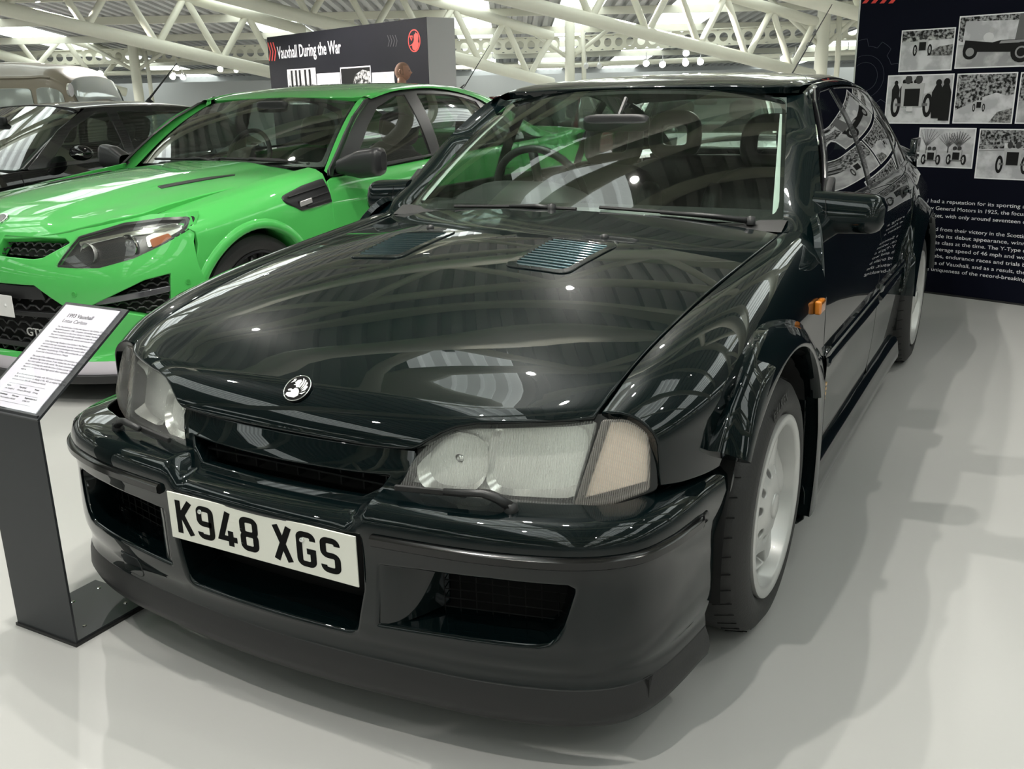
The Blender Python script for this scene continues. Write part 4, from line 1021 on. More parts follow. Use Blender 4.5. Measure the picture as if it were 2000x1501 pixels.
sw.tube([cc-n_*.02, cc+n_*.03], .06, 14); sw.build('steering_wheel', PLASTIC, saloon, smooth=True)
def soft_box(x0, x1, y0, y1, z0, z1, e=3.5, n=10, R=None):
    G = []; cx, cy, cz = (x0+x1)/2, (y0+y1)/2, (z0+z1)/2
    for i in range(n+1):
        p = -math.pi/2+math.pi*i/n; row = []
        for j in range(2*n+1):
            q = 2*math.pi*j/(2*n); f = lambda s: math.copysign(abs(s)**(2/e), s)
            v = Vector((cx+(x1-x0)/2*f(math.cos(p))*f(math.cos(q)), cy+(y1-y0)/2*f(math.cos(p))*f(math.sin(q)), cz+(z1-z0)/2*f(math.sin(p))))
            row.append(tuple(R @ v) if R is not None else tuple(v))
        G.append(row)
    return G
for cx in (.36, -.36):
    tilt = Matrix.Translation((cx, 1.72, .42)) @ Matrix.Rotation(math.radians(-16), 4, 'X')
    b = MB(); b.grid(soft_box(-.25, .25, -.07, .07, 0, .60, R=tilt)); bk_ = b.build('front_seat', SEAT, saloon, smooth=True)
    b = MB(); b.grid(soft_box(-.26, -.17, -.11, .05, .05, .52, R=tilt)); b.build('seat_bolster', SEAT, bk_, smooth=True)
    b = MB(); b.grid(soft_box(.17, .26, -.11, .05, .05, .52, R=tilt)); b.build('seat_bolster', SEAT, bk_, smooth=True)
    b = MB(); b.grid(soft_box(cx-.25, cx+.25, 1.18, 1.72, .26, .44)); b.build('seat_cushion', SEAT, bk_, smooth=True)
    hr_ = MB(); pts = [tilt @ Vector((.105*math.copysign(abs(math.cos(a))**.6, math.cos(a)), 0, .70+.085*math.copysign(abs(math.sin(a))**.6, math.sin(a)))) for a in np.linspace(0, 2*math.pi, 28, False)]
    hr_.tube([tuple(p) for p in pts], .036, 10, closed=True); hr_.build('headrest', SEAT, bk_, smooth=True)
rs_ = MB(); rs_.grid(soft_box(-.64, .64, 2.54, 2.70, .42, 1.00)); rs0 = rs_.build('rear_seat', SEAT, saloon, smooth=True)
rs_ = MB(); rs_.grid(soft_box(-.64, .64, 2.08, 2.6, .26, .46)); rs_.build('rear_cushion', SEAT, rs0, smooth=True)
for cx in (.40, -.40):
    b = MB(); b.tube([(cx*.83+.105*math.copysign(abs(math.cos(a))**.6, math.cos(a)), 2.66, 1.09+.088*math.copysign(abs(math.sin(a))**.6, math.sin(a))) for a in np.linspace(0, 2*math.pi, 28, False)], .038, 10, closed=True); b.build('rear_headrest', SEAT, rs0, smooth=True)
MB().box(-.62, .62, 2.64, 3.36, .90, .93).build('parcel_shelf', SEAT, saloon)
im = MB(); im.grid(soft_box(-.125, .125, 1.05, 1.09, 1.170, 1.232, e=5)); im0 = im.build('interior_mirror', PLASTIC, saloon, smooth=True); MB().tube([(0, 1.08, 1.21), (0, 1.16, 1.285)], .008, 6).build('mirror_stem', PLASTIC, im0)
tl = pill('pillar_trim', [np.array(ws_pt(.912, v))+[0, .02, -.012] for v in (.06, .25, .42, .60)], [np.array(ws_pt(.950, v))+[0, .016, -.010] for v in (.06, .25, .42, .60)], GREYTRIM, crown=.02); mirrored(tl, saloon)
# ================================================================ exhibition boards, sign stand, visitor
class Board:
    """upright plane: u along the floor line from P0, z up, d towards the viewer"""
    def __init__(s, P0, P1):
        s.P = np.array(P0[:2]); s.D = np.array(P1[:2])-s.P; s.D = s.D/np.linalg.norm(s.D); s.N = np.array([s.D[1], -s.D[0]])
        if s.N @ (CAM[:2]-s.P) < 0: s.N = -s.N
    def at(s, u, z, d=0.0): q = s.P+s.D*u+s.N*d; return (q[0], q[1], z)
    def px(s, x, y):
        r = ray(x, y); t = ((s.P-CAM[:2]) @ s.N)/(r[:2] @ s.N); X = CAM+t*r; return float((X[:2]-s.P) @ s.D), float(X[2])
    def poly(s, mb, L, d0, d1): return mb.prism(L, lambda u, v: s.at(u, v, d0), lambda u, v: s.at(u, v, d1))
NAVY = mat('board_navy', (.0035, .0042, .010), .6, spec=.05, noise=(2, .12))
RED = mat('print_red', (.68, .045, .035), .5)
WHITEP = mat('print_white', (.78, .78, .80), .5)
GREY = [mat('print_grey_%d' % i, (v, v, v*1.02), .6, spec=.12) for i, v in enumerate((.012, .05, .13, .28, .45, .62))]
def mottled(name, a, b, sc):
    if name in _M: return _M[name]
    m = mat(name, a, .6, spec=.12); nt = m.node_tree; bs = nt.nodes['Principled BSDF']; tc = nt.nodes.new('ShaderNodeTexCoord'); n = nt.nodes.new('ShaderNodeTexNoise'); n.inputs['Scale'].default_value = sc; n.inputs['Detail'].default_value = 6
    cr = nt.nodes.new('ShaderNodeValToRGB'); cr.color_ramp.elements[0].position = .42; cr.color_ramp.elements[1].position = .60; cr.color_ramp.elements[0].color = (*a, 1); cr.color_ramp.elements[1].color = (*b, 1)
    nt.links.new(tc.outputs['Object'], n.inputs['Vector']); nt.links.new(n.outputs['Fac'], cr.inputs['Fac']); nt.links.new(cr.outputs['Color'], bs.inputs['Base Color']); return m
FOLI = mottled('print_foliage', (.01, .01, .01), (.36, .36, .37), 60)
SNOW = mottled('print_snow', (.42, .42, .44), (.62, .62, .64), 12)
ROAD = mottled('print_road', (.30, .30, .31), (.52, .52, .53), 9)
GRASS = mottled('print_grass', (.06, .06, .06), (.30, .30, .30), 70)
CROWD = mottled('print_crowd', (.01, .01, .01), (.45, .45, .45), 38)
def circ2(cx, cz, rx, rz, n=18): return [(cx+rx*math.cos(2*math.pi*i/n), cz+rz*math.sin(2*math.pi*i/n)) for i in range(n)]
def photo(B, par, u0, u1, z0, z1, layers, d=.002):
    """a framed print: white border, then flat printed shapes given in 0..1 of the picture"""
    mb = MB(); B.poly(mb, [(u0, z0), (u1, z0), (u1, z1), (u0, z1)], 0, d); o = mb.build('photo_print', WHITEP, par)
    e = .007 if u1-u0 < .6 else .02; a0, a1, b0, b1 = u0+e, u1-e, z0+e, z1-e
    for i, (m, L) in enumerate(layers):
        q = MB(); B.poly(q, [(a0+(a1-a0)*min(1, max(0, x)), b0+(b1-b0)*min(1, max(0, y))) for x, y in L], d, d+.0003*(i+1)); q.build('print_shape', m, o)
    return o
FULL = [(0, 0), (1, 0), (1, 1), (0, 1)]
def car_front(cx, cy, s, asp=1.3):
    """old racing car seen from the front: radiator, bonnet, wheels, axle"""
    k = asp
    return [(GREY[0], circ2(cx-.17*s, cy+.10*s, .05*s, .13*s*k)), (GREY[4], circ2(cx-.17*s, cy+.10*s, .022*s, .08*s*k)), (GREY[0], circ2(cx+.17*s, cy+.10*s, .05*s, .13*s*k)), (GREY[4], circ2(cx+.17*s, cy+.10*s, .022*s, .08*s*k)),
            (GREY[2], [(cx-.17*s, cy+.07*s*k), (cx+.17*s, cy+.07*s*k), (cx+.17*s, cy+.10*s*k), (cx-.17*s, cy+.10*s*k)]), (GREY[4], [(cx-.11*s, cy+.08*s), (cx+.11*s, cy+.08*s), (cx+.12*s, cy+.32*s*k), (cx-.12*s, cy+.32*s*k)]),
            (GREY[0], [(cx-.08*s, cy+.09*s), (cx+.08*s, cy+.09*s), (cx+.08*s, cy+.26*s*k), (cx-.08*s, cy+.26*s*k)]), (GREY[1], circ2(cx-.05*s, cy+.36*s*k, .035*s, .05*s*k)), (GREY[1], circ2(cx+.06*s, cy+.36*s*k, .035*s, .05*s*k))]
def car_side(cx, cy, s, k=1.4):
    return [(GREY[0], [(cx-.42*s, cy+.10*s*k), (cx+.34*s, cy+.06*s*k), (cx+.40*s, cy+.24*s*k), (cx+.02*s, cy+.25*s*k), (cx-.08*s, cy+.22*s*k), (cx-.40*s, cy+.27*s*k)]), (GREY[3], [(cx+.0*s, cy+.20*s*k), (cx+.32*s, cy+.20*s*k), (cx+.30*s, cy+.24*s*k), (cx+.02*s, cy+.24*s*k)]),
            (GREY[5], circ2(cx-.13*s, cy+.30*s*k, .06*s, .07*s*k)), (GREY[4], circ2(cx-.10*s, cy+.40*s*k, .03*s, .04*s*k)), (GREY[0], circ2(cx-.33*s, cy+.09*s*k, .085*s, .11*s*k)), (GREY[3], circ2(cx-.33*s, cy+.09*s*k, .05*s, .065*s*k)), (GREY[0], circ2(cx+.26*s, cy+.06*s*k, .12*s, .15*s*k)), (GREY[3], circ2(cx+.26*s, cy+.06*s*k, .07*s, .09*s*k)), (GREY[0], circ2(cx+.26*s, cy+.06*s*k, .05*s, .065*s*k))]
def person_sil(cx, cy, s, m=None): return [(m or GREY[0], [(cx-.06*s, cy), (cx+.06*s, cy), (cx+.075*s, cy+.45*s), (cx+.03*s, cy+.58*s), (cx-.03*s, cy+.58*s), (cx-.075*s, cy+.45*s)]), (m or GREY[0], circ2(cx, cy+.62*s, .035*s, .06*s))]
def bare_tree(cx, cy, s):
    L = [(GREY[1], [(cx-.01, cy), (cx+.01, cy), (cx+.005, cy+.35*s), (cx-.005, cy+.35*s)])]
    for i in range(9):
        a = -.9+.225*i; L.append((GREY[2], [(cx-.004, cy+.2*s), (cx+.004, cy+.2*s), (cx+.33*s*math.sin(a), cy+.25*s+.5*s*math.cos(a))]))
    return L

# ---- dark blue board beside the saloon
RB_ = Board((.787, 4.524), (1.360, 4.338))
rboard = thing('display_board', RB_.at(.8, 0), 'dark navy display board with black and white racing photographs', 'display board')
rboard_inv = -np.array(RB_.at(.8, 0))
class Off(Board):
    def __init__(s, B, o): s.P, s.D, s.N, s.o = B.P, B.D, B.N, o
    def at(s, u, z, d=0.0): return tuple(np.array(Board.at(s, u, z, d))+s.o)
RBo = Off(RB_, rboard_inv)
q = MB(); RBo.poly(q, [(-.628, 0), (2.6, 0), (2.6, 2.45), (-.628, 2.45)], -.32, 0); q.build('board_body', NAVY, rboard)
q = MB(); RBo.poly(q, [(-.640, 0), (-.629, 0), (-.629, 2.45), (-.640, 2.45)], -.32, -.001); q.build('board_edge', mat('board_edge_white', (.6, .6, .58), .6), rboard)
q = MB(); RBo.poly(q, [(-.628, 0), (2.6, 0), (2.6, .012), (-.628, .012)], 0, .004); q.build('board_skirting', PLASTIC, rboard)
photo(RBo, rboard, -.334, .004, 1.395, 1.645, [(SNOW, FULL), (CROWD, [(0, .72), (1, .76), (1, 1), (0, 1)]), (FOLI, [(0, .86), (1, .86), (1, 1), (0, 1)]), (GRASS, [(.52, .36), (1, .34), (1, .62), (.75, .58), (.58, .48)])]+car_front(.42, .42, .85))
photo(RBo, rboard, .020, .56, 1.403, 1.705, [(ROAD, FULL), (SNOW, [(0, .45), (1, .5), (1, 1), (0, 1)]), (FOLI, [(0, .55), (.05, .5), (.07, 1), (0, 1)]), (FOLI, [(0, .92), (1, .86), (1, 1), (0, 1)]), (GREY[2], [(.62, .45), (.82, .45), (.79, 1), (.65, 1)]), (FOLI, [(.82, .55), (1, .5), (1, .8), (.84, .78)])]+car_side(.46, .18, .95))
photo(RBo, rboard, -.398, .026, 1.076, 1.376, [(SNOW, FULL), (GREY[4], [(0, .45), (.6, .62), (1, .80), (1, .60), (0, .40)])]+sum([person_sil(x, .33+.02*(i % 2), .85) for i, x in enumerate((.13, .26, .36, .44))], [])+car_front(.40, .22, 1.5)+person_sil(.80, .10, 1.2)+person_sil(.92, .05, 1.3)+[(GREY[5], [(.33, .24), (.43, .24), (.43, .34), (.33, .34)])])
photo(RBo, rboard, .044, .396, 1.079, 1.374, [(SNOW, FULL), (FOLI, [(0, .25), (.35, .45), (.9, .55), (1, .58), (1, 1), (0, 1)]), (SNOW, [(.4, .5), (.7, .62), (1, .5), (1, .35), (.5, .3)]), (GRASS, [(.62, 0), (1, 0), (1, .3), (.75, .22)])]+car_front(.42, .26, .5))
photo(RBo, rboard, .412, .78, 1.080, 1.372, [(ROAD, FULL), (FOLI, [(0, .45), (1, .5), (1, 1), (0, 1)])]+car_front(.5, .2, .8))
photo(RBo, rboard, -.157, .196, .809, 1.053, [(SNOW, FULL), (GREY[4], [(0, .35), (1, .35), (1, .42), (0, .42)])]+bare_tree(.14, .35, .9)+bare_tree(.55, .38, .7)+bare_tree(.74, .38, .75)+car_front(.25, .10, .8)+car_front(.72, .12, .8))
photo(RBo, rboard, .216, .62, .752, 1.050, [(SNOW, FULL), (FOLI, [(0, .6), (1, .66), (1, 1), (0, 1)]), (GREY[3], [(0, .55), (1, .62), (1, .645), (0, .575)]), (GREY[3], [(0, .66), (1, .73), (1, .75), (0, .68)]), (GREY[5], [(.38, .62), (.46, .63), (.46, .74), (.38, .73)])]+car_front(.52, .18, 1.1))
# lettering on the board
def board_text(B, par, name, s, p0, width, size, m, bold=0.0, slope=0.0, d=.001):
    o = text_mesh(name, s, size, m, par, extrude=.0003, bold=bold)
    xs = [v.co.x for v in o.data.vertices]; k = width/(max(xs)-min(xs)); x0 = min(xs)
    for v in o.data.vertices: u = (v.co.x-x0)*k; v.co = Vector(B.at(p0[0]+u, p0[1]+v.co.y+slope*u, d+v.co.z))
    return o
LINES = ['all had a reputation for its sporting a', 'by General Motors in 1925, the focus', 'market, with only around seventeen c', None, 'ned from their victory in the Scottis', 'made its debut appearance, winn', 'n its class at the time. The Y-Type c', 'n average speed of 46 mph and wo', 'climbs, endurance races and trials b', 'years of Vauxhall, and as a result, the', 'he uniqueness of the record-breaking']
LPX = [(1803, 396, 2003, 405), (1813, 410, 2003, 420), (1805, 424, 2003, 435), None, (1815, 451, 2003, 463), (1815, 464, 2003, 477), (1815, 477, 2003, 491), (1813, 490, 2003, 504), (1808, 503, 2003, 518), (1803, 516, 2003, 533), (1803, 528, 2003, 548)]
for s, q in zip(LINES, LPX):
    if s is None: continue
    a, b = RB_.px(q[0], q[1]), RB_.px(q[2], q[3]); board_text(RBo, rboard, 'panel_text', s, (a[0], (a[1]+b[1])/2), b[0]-a[0], .033, WHITEP, bold=0)
# red chevrons and faint gear outline
for k in range(4):
    u, z = RB_.px(1684+17*k, 7); q = MB(); RBo.poly(q, [(u, z), (u+.03, z+.0), (u+.075, z+.05), (u+.03, z+.10), (u, z+.10), (u+.045, z+.05)], 0, .001); q.build('red_chevron', RED, rboard)
GL_ = mat('print_faint_blue', (.035, .04, .062), .5)
gc = RB_.px(1688, 150); gl_ = MB(); P_ = []
for i in range(96):
    a = 2*math.pi*i/96; tooth = (i % 12) < 6; r_ = .235 if tooth else .19; P_.append((gc[0]+r_*math.cos(a), gc[1]+r_*math.sin(a)))
P_ = [(max(u, -.625), z) for u, z in P_]
for i in range(96):
    a, b = P_[i], P_[(i+1) % 96]
    if a[0] <= -.624 and b[0] <= -.624: continue
    n = np.array([-(b[1]-a[1]), b[0]-a[0]]); n = n/(np.linalg.norm(n)+1e-9)*.0012
    RBo.poly(gl_, [(a[0]-n[0], a[1]-n[1]), (b[0]-n[0], b[1]-n[1]), (b[0]+n[0], b[1]+n[1]), (a[0]+n[0], a[1]+n[1])], 0, .0006)
gl_.build('gear_outline', GL_, rboard)
for r_ in (.09, .135):
    gl2 = MB()
    for i in range(60):
        a0, a1 = 2*math.pi*i/60, 2*math.pi*(i+1)/60; L = [(gc[0]+rr*math.cos(a), gc[1]+rr*math.sin(a)) for rr, a in ((r_-.001, a0), (r_-.001, a1), (r_+.001, a1), (r_+.001, a0))]
        if min(p[0] for p in L) > -.625: RBo.poly(gl2, L, 0, .0006)
    gl2.build('gear_circle', GL_, rboard)

# ---- board about the war years, far behind the green car
def depth_for(px, py, z):
    r = ray(px, py); t = (z-CAM[2])/r[2]; return CAM+t*r
wl_, wr_ = depth_for(521.5, 73, 2.44), depth_for(833, 33, 2.44)
WBd = Board(wl_, wr_); WL = float(np.linalg.norm(wr_[:2]-wl_[:2]))
wboard = thing('display_board', WBd.at(WL/2, 0), 'black board headed Vauxhall During the War with white end', 'display board')
WBo = Off(WBd, -np.array(WBd.at(WL/2, 0)))
BLK = mat('board_black', (.012, .012, .016), .6, spec=.12, noise=(.8, .3))
we = depth_for(887, 35, 2.44)
q = MB(); A, B_, C_ = wl_[:2], wr_[:2], we[:2]; D_ = A+(C_-B_); o0 = np.array(WBd.at(WL/2, 0))[:2]
q.add([(p[0]-o0[0], p[1]-o0[1], z) for z in (0, 2.44) for p in (A, B_, C_, D_)], [(0, 1, 5, 4), (1, 2, 6, 5), (2, 3, 7, 6), (3, 0, 4, 7), (4, 5, 6, 7), (0, 3, 2, 1)]); q.build('board_body', mat('board_end_white', (.62, .63, .64), .6), wboard)
q = MB(); WBo.poly(q, [(.0, 0), (WL, 0), (WL, 2.44), (.0, 2.44)], .0, .004); q.build('board_face', BLK, wboard)
def wp(x, y): return WBd.px(x, y)
a, b = wp(543, 114.5), wp(667, 103); board_text(WBo, wboard, 'board_heading', 'Vauxhall During the War', (a[0], a[1]), b[0]-a[0], .30, WHITEP, bold=.005, d=.006)
for k in range(3):
    u, z = wp(526+5*k, 119); h = .33; q = MB(); WBo.poly(q, [(u, z), (u+.035, z), (u+.11, z+h/2), (u+.035, z+h), (u, z+h), (u+.075, z+h/2)], .004, .007); q.build('red_chevron', RED, wboard)
for k in range(4):
    u, z = wp(758+5*k, 91); h = .17; q = MB(); WBo.poly(q, [(u, z), (u+.012, z), (u+.06, z+h/2), (u+.012, z+h), (u, z+h), (u+.045, z+h/2)], .004, .006); q.build('faint_chevron', mat('print_faint_grey', (.05, .05, .055), .5), wboard)
def wrect(x0, y0, x1): u0, z1 = wp(x0, y0); u1, _ = wp(x1, y0-6); return u0, u1, z1
for x0, y0, x1, h, lay in ((561, 136, 616, .62, [(SNOW, FULL), (CROWD, [(0, 0), (1, 0), (1, .55), (0, .55)])]+[(GREY[0], [(x, .2), (x+.07, .2), (x+.07, 1), (x, 1)]) for x in (.12, .28, .42, .62, .78)]),
                            (619, 144, 664, .5, [(SNOW, FULL), (GREY[4], [(0, .3), (.3, .75), (.6, .55), (1, .5), (1, .1), (0, .1)]), (FOLI, [(.3, 0), (1, 0), (1, .35), (.7, .25), (.4, .3)])]),
                            (665, 132, 724, .75, [(GREY[0], FULL), (mottled('print_tree', (.02, .02, .02), (.5, .5, .5), 16), [(.3, .45), (.5, .85), (.75, .95), (1, .9), (1, .3), (.6, .3)]), (SNOW, [(.2, 0), (.6, .2), (1, 0)])]),
                            (727, 142, 770, .6, [(SNOW, FULL), (GREY[4], [(.55, 0), (1, 0), (1, .6), (.55, .5)])])):
    u0, u1, z1 = wrect(x0, y0, x1); photo(WBo, wboard, u0, u1, z1-h, z1, lay, d=.008)
ec = wp(809.5, 79.5); ex_, ez_ = (wp(822, 79)[0]-wp(798, 79)[0])/2, (wp(809, 57)[1]-wp(809, 102)[1])/2
em = MB(); n = 40
for i in range(n):
    a0, a1 = 2*math.pi*i/n, 2*math.pi*(i+1)/n; WBo.poly(em, [(ec[0]+ex_*k*math.cos(t), ec[1]+ez_*k*math.sin(t)) for k, t in ((.9, a0), (.9, a1), (1, a1), (1, a0))], .004, .007)
gr_ = [(-.8, -.42), (-.35, -.38), (-.30, -.72), (.10, -.88), (.55, -.68), (.78, -.30), (.60, -.10), (.68, .12), (.72, .38), (.60, .60), (.38, .62), (.28, .74), (.20, .60), (.02, .52), (-.06, .30), (.0, .12), (-.12, -.10), (-.32, -.25)]
WBo.poly(em, [(ec[0]+ex_*x, ec[1]+ez_*y) for x, y in gr_], .004, .007)
for L in ([(-.75, .48), (-.22, .46), (-.22, .36), (-.66, .37)], [(-.72, .44), (-.60, .44), (-.40, .06), (-.48, .0)], [(-.34, .40), (-.22, .40), (-.36, .06), (-.45, .08)]): WBo.poly(em, [(ec[0]+ex_*x, ec[1]+ez_*y) for x, y in L], .004, .007)
em.build('griffin_emblem', RED, wboard, label='round red griffin emblem')

# ---- slim sign stand by the front bumper
stand = thing('sign_stand', (-.74, -.77, 0), 'dark grey folded metal sign stand with a sloping printed sheet', 'sign stand')
so_ = np.array([-.74, -.77, 0])
SM = mat('stand_metal', (.035, .038, .042), .45, .3, noise=(40, .05))
sx0, sx1 = -.862-so_[0], -.632-so_[0]
MB().box(sx0-.004, sx1+.004, -.896+.77, -.645+.77, 0, .008).build('base_plate', mat('stand_black', (.01, .01, .01), .5), stand)
MB().box(sx0, sx1, -.892+.77, -.650+.77, .008, .014).build('foot_plate', SM, stand)
MB().box(sx0, sx1, -.892+.77, -.886+.77, .014, .612).build('upright', SM, stand)
for x, y in ((.185, .19), (.185, .06), (.05, .13), (.05, .215)):
    MB().lathe([(0, .0158), (.004, .0158), (.0055, .014)], c=(sx0+x, -.892+.77+y, 0), n=12).build('fixing_screw', CHROME, stand)
ys0, zs0, ys1, zs1 = -.892+.77, .605, -.600+.77, .806
dl_ = math.hypot(ys1-ys0, zs1-zs0); uy, uz = (ys1-ys0)/dl_, (zs1-zs0)/dl_
def sg(u, v, d=0): return (sx0+u, ys0+uy*v-uz*d, zs0+uz*v+uy*d)
WID = sx1-sx0
MB().prism([(-.004, -.004), (WID+.004, -.004), (WID+.004, dl_), (-.004, dl_)], lambda u, v: sg(u, v, -.006), lambda u, v: sg(u, v, 0)).build('sign_tray', SM, stand)
sheet = MB().prism([(.008, .012), (WID-.016, .012), (WID-.016, dl_-.010), (.008, dl_-.010)], lambda u, v: sg(u, v, 0), lambda u, v: sg(u, v, .002)).build('printed_sheet', mat('sheet_paper', (.76, .74, .80), .35), stand)
MB().prism([(.004, .006), (WID-.010, .006), (WID-.010, dl_-.006), (.004, dl_-.006)], lambda u, v: sg(u, v, .0026), lambda u, v: sg(u, v, .0032)).build('clear_cover', thin_glass('acrylic_cover', (.98, .98, .99), ior=1.4), stand)
TXI = mat('sheet_ink', (.05, .05, .06), .6)
BODY = ['The Vauxhall Lotus Carlton was based on the Carlton GSi 24v and', 'launched in autumn 1990. Complete GSi models were shipped', 'from Russelsheim to the Lotus factory in Hethel, Norfolk, where', 'they were stripped and heavily modified to accept the extra', 'running gear, and model-specific interior and exterior trim.', None,
        'Lotus Engineering developed the Carlton\'s MacPherson strut front', 'and multi-link rear suspension, lowering it and stiffening it. With', 'the addition of a Garrett turbocharger and various other tweaks,', 'the engine was producing 377bhp which pushed the car to 60mph', 'in just over 5 seconds and on to 176mph.', None,
        'The result of the collaboration between GM and Lotus was one of', 'the fastest big Lotus saloons. It was dubbed the then fastest', 'four-door saloon car in the world. The levels of performance', 'and arrived timing also made the Lotus Carlton popular with', 'the police for use as a famed high-speed, albeit expensive, patrol', 'vehicle.', None, 'In its five-year production span, only 950 Lotus Carltons were', 'built, and the example on display is No. 403, an original field car', 'and one of just 284 UK versions produced.']
def sheet_text(s, u, v, size, width=None, bold=0):
    o = text_mesh('sheet_text', s, size, TXI, sheet, extrude=.0001, bold=bold); xs = [w.co.x for w in o.data.vertices]; k = 1 if width is None else width/max(max(xs), 1e-6)
    for w in o.data.vertices: w.co = Vector(sg(u+w.co.x*k, v+w.co.y, .0022+w.co.z))
sheet_text('1993 Vauxhall', .045, dl_-.050, .0175, bold=.0003); sheet_text('Lotus Carlton', .045, dl_-.068, .0165)
v = dl_-.086
for s in BODY:
    if s: sheet_text(s, .045, v, .0072)
    v -= .0088 if s else .006
for vv in (v-.002, v-.030, v-.056): MB().prism([(.045, vv), (.18, vv), (.18, vv+.0006), (.045, vv+.0006)], lambda u, w: sg(u, w, .002), lambda u, w: sg(u, w, .0023)).build('ruled_line', TXI, sheet)
for (s1, s2), u, dv in ((('Engine', '3.6L Straight 6'), .045, 0), (('Top speed', '176 mph (283 km/h)'), .092, 0), (('Power', '377 bhp'), .15, 0), (('Documents', 'Red Book number'), .045, .027), (('Price new', '£48,000'), .092, .027), (('Registration mark', 'K948 XGS'), .14, .027)):
    sheet_text(s1, u, v-.011-dv, .0062, bold=.0002); sheet_text(s2, u, v-.020-dv, .0062)

# ---- visitor behind the green car
def visitor():
    d = 12.6; f = at_depth(787, 190, d); base = np.array([f[0], f[1], 0])
    t = thing('person', tuple(base), 'man with cropped grey hair in dark jacket standing before the board', 'person')
    fx = TH; sd = NH                                   # faces along the board
    def P(a, b, z): return tuple(fx*a+sd*b+np.array([0, 0, z]))
    J = {'pel': (P(0, 0, .94), .15), 'waist': (P(0, 0, 1.08), .14), 'chest': (P(0, 0, 1.28), .165), 'neck0': (P(-.01, 0, 1.44), .075)}
    def skin(name, pts, edges, m, sub=2, root=0):
        me = bpy.data.meshes.new(name); me.from_pydata([p for p, r in pts], edges, []); me.materials.append(m)
        o = bpy.data.objects.new(name, me); link(o, t); md = o.modifiers.new('skin', 'SKIN'); md.use_smooth_shade = True
        for v_, (p, r) in zip(me.skin_vertices[0].data, pts): v_.radius = (r, r) if not hasattr(r, '__len__') else r
        me.skin_vertices[0].data[root].use_root = True
        s = o.modifiers.new('sub', 'SUBSURF'); s.levels = s.render_levels = sub; return o
    JK = mat('jacket_cloth', (.03, .032, .04), .8, bump=(120, .2)); TR = mat('trouser_cloth', (.05, .05, .06), .85); SKN = mat('skin', (.58, .33, .24), .5, noise=(30, .12))
    body = [(P(0, 0, .94), (.15, .12)), (P(0, 0, 1.10), (.15, .12)), (P(.01, 0, 1.28), (.17, .13)), (P(0, 0, 1.40), (.13, .10)), (P(0, 0, 1.47), .065),
            (P(0, .17, 1.40), .075), (P(-.02, .23, 1.16), .055), (P(.08, .24, .94), .045), (P(0, -.17, 1.40), .075), (P(-.02, -.23, 1.16), .055), (P(.08, -.24, .94), .045)]
    skin('jacket', body, [(0, 1), (1, 2), (2, 3), (3, 4), (3, 5), (5, 6), (6, 7), (3, 8), (8, 9), (9, 10)], JK)
    skin('trousers', [(P(0, 0, .96), (.15, .12)), (P(0, .10, .86), .10), (P(.01, .10, .48), .07), (P(-.01, .10, .07), .055), (P(0, -.10, .86), .10), (P(.01, -.10, .48), .07), (P(-.01, -.10, .07), .055)], [(0, 1), (1, 2), (2, 3), (0, 4), (4, 5), (5, 6)], TR)
    for s in (1, -1):
        skin('shoe', [(P(-.04, .10*s, .045), .045), (P(.06, .10*s, .04), .045), (P(.16, .11*s, .03), .032)], [(0, 1), (1, 2)], mat('shoe_leather', (.02, .015, .01), .5))
        hp = [(P(.09, .24*s, .93), .035), (P(.11, .24*s, .86), .04)]; he = [(0, 1)]
        for i, (da, dl2) in enumerate(((-.02, .085), (.0, .095), (.02, .09), (.038, .075))):
            k = len(hp); hp += [(P(.11+da, .24*s, .83), .011), (P(.115+da, .238*s, .83-dl2*.5), .009), (P(.122+da*.9, .232*s, .83-dl2), .008)]; he += [(1, k), (k, k+1), (k+1, k+2)]
        k = len(hp); hp += [(P(.145, .235*s, .87), .012), (P(.165, .225*s, .82), .010)]; he += [(1, k), (k, k+1)]
        skin('hand', hp, he, SKN)
    # head as a shaped surface: skull, brow, nose, chin, ear
    G = []; c = np.array([.015, 0, 1.625])
    for i in range(25):
        ph = -math.pi/2+math.pi*i/24; row = []
        for j in range(41):
            th = 2*math.pi*j/40; x, y, z = math.cos(ph)*math.cos(th), math.cos(ph)*math.sin(th), math.sin(ph)
            rx = .098 if x > 0 else .105; X, Y, Z = rx*x, .076*y, .118*z
            if z < -.1: Y *= 1+.22*(z+.1); X += .012*(-z) if x > 0 else .03*(-z)*x*0
            fr = max(0, x)**6*math.exp(-(y/.22)**2)
            X += fr*(.030*math.exp(-((z+.12)/.16)**2)+.010*math.exp(-((z+.75)/.2)**2)+.008*math.exp(-((z-.22)/.12)**2)+.008*math.exp(-((z+.45)/.09)**2)-.004*math.exp(-((z-.05)/.08)**2))
            row.append(P(c[0]+X, Y, c[2]+Z))
        G.append(row)
    hd = MB().grid(G); hd.tube([P(-.01, 0, 1.42), P(0, 0, 1.56)], .058, 16); h = hd.build('head', SKN, t, smooth=True)
    G2 = [[tuple(np.array(p)+ (np.array(p)-np.array(P(c[0], 0, c[2])))*.012) for p in row] for row in G]; hr = MB(); Q = np.array(G2)
    F = []; w = 41
    for i in range(24):
        for j in range(40):
            th = 2*math.pi*(j+.5)/40; ph = -math.pi/2+math.pi*(i+.5)/24
            if ph > .62 or (math.cos(th) < .15 and ph > -.35): F.append((i*w+j, i*w+j+1, (i+1)*w+j+1, (i+1)*w+j))
    hr.add(Q.reshape(-1, 3), F); hr.build('hair', mat('cropped_hair', (.40, .24, .18), .8, noise=(200, .3)), h, smooth=True)
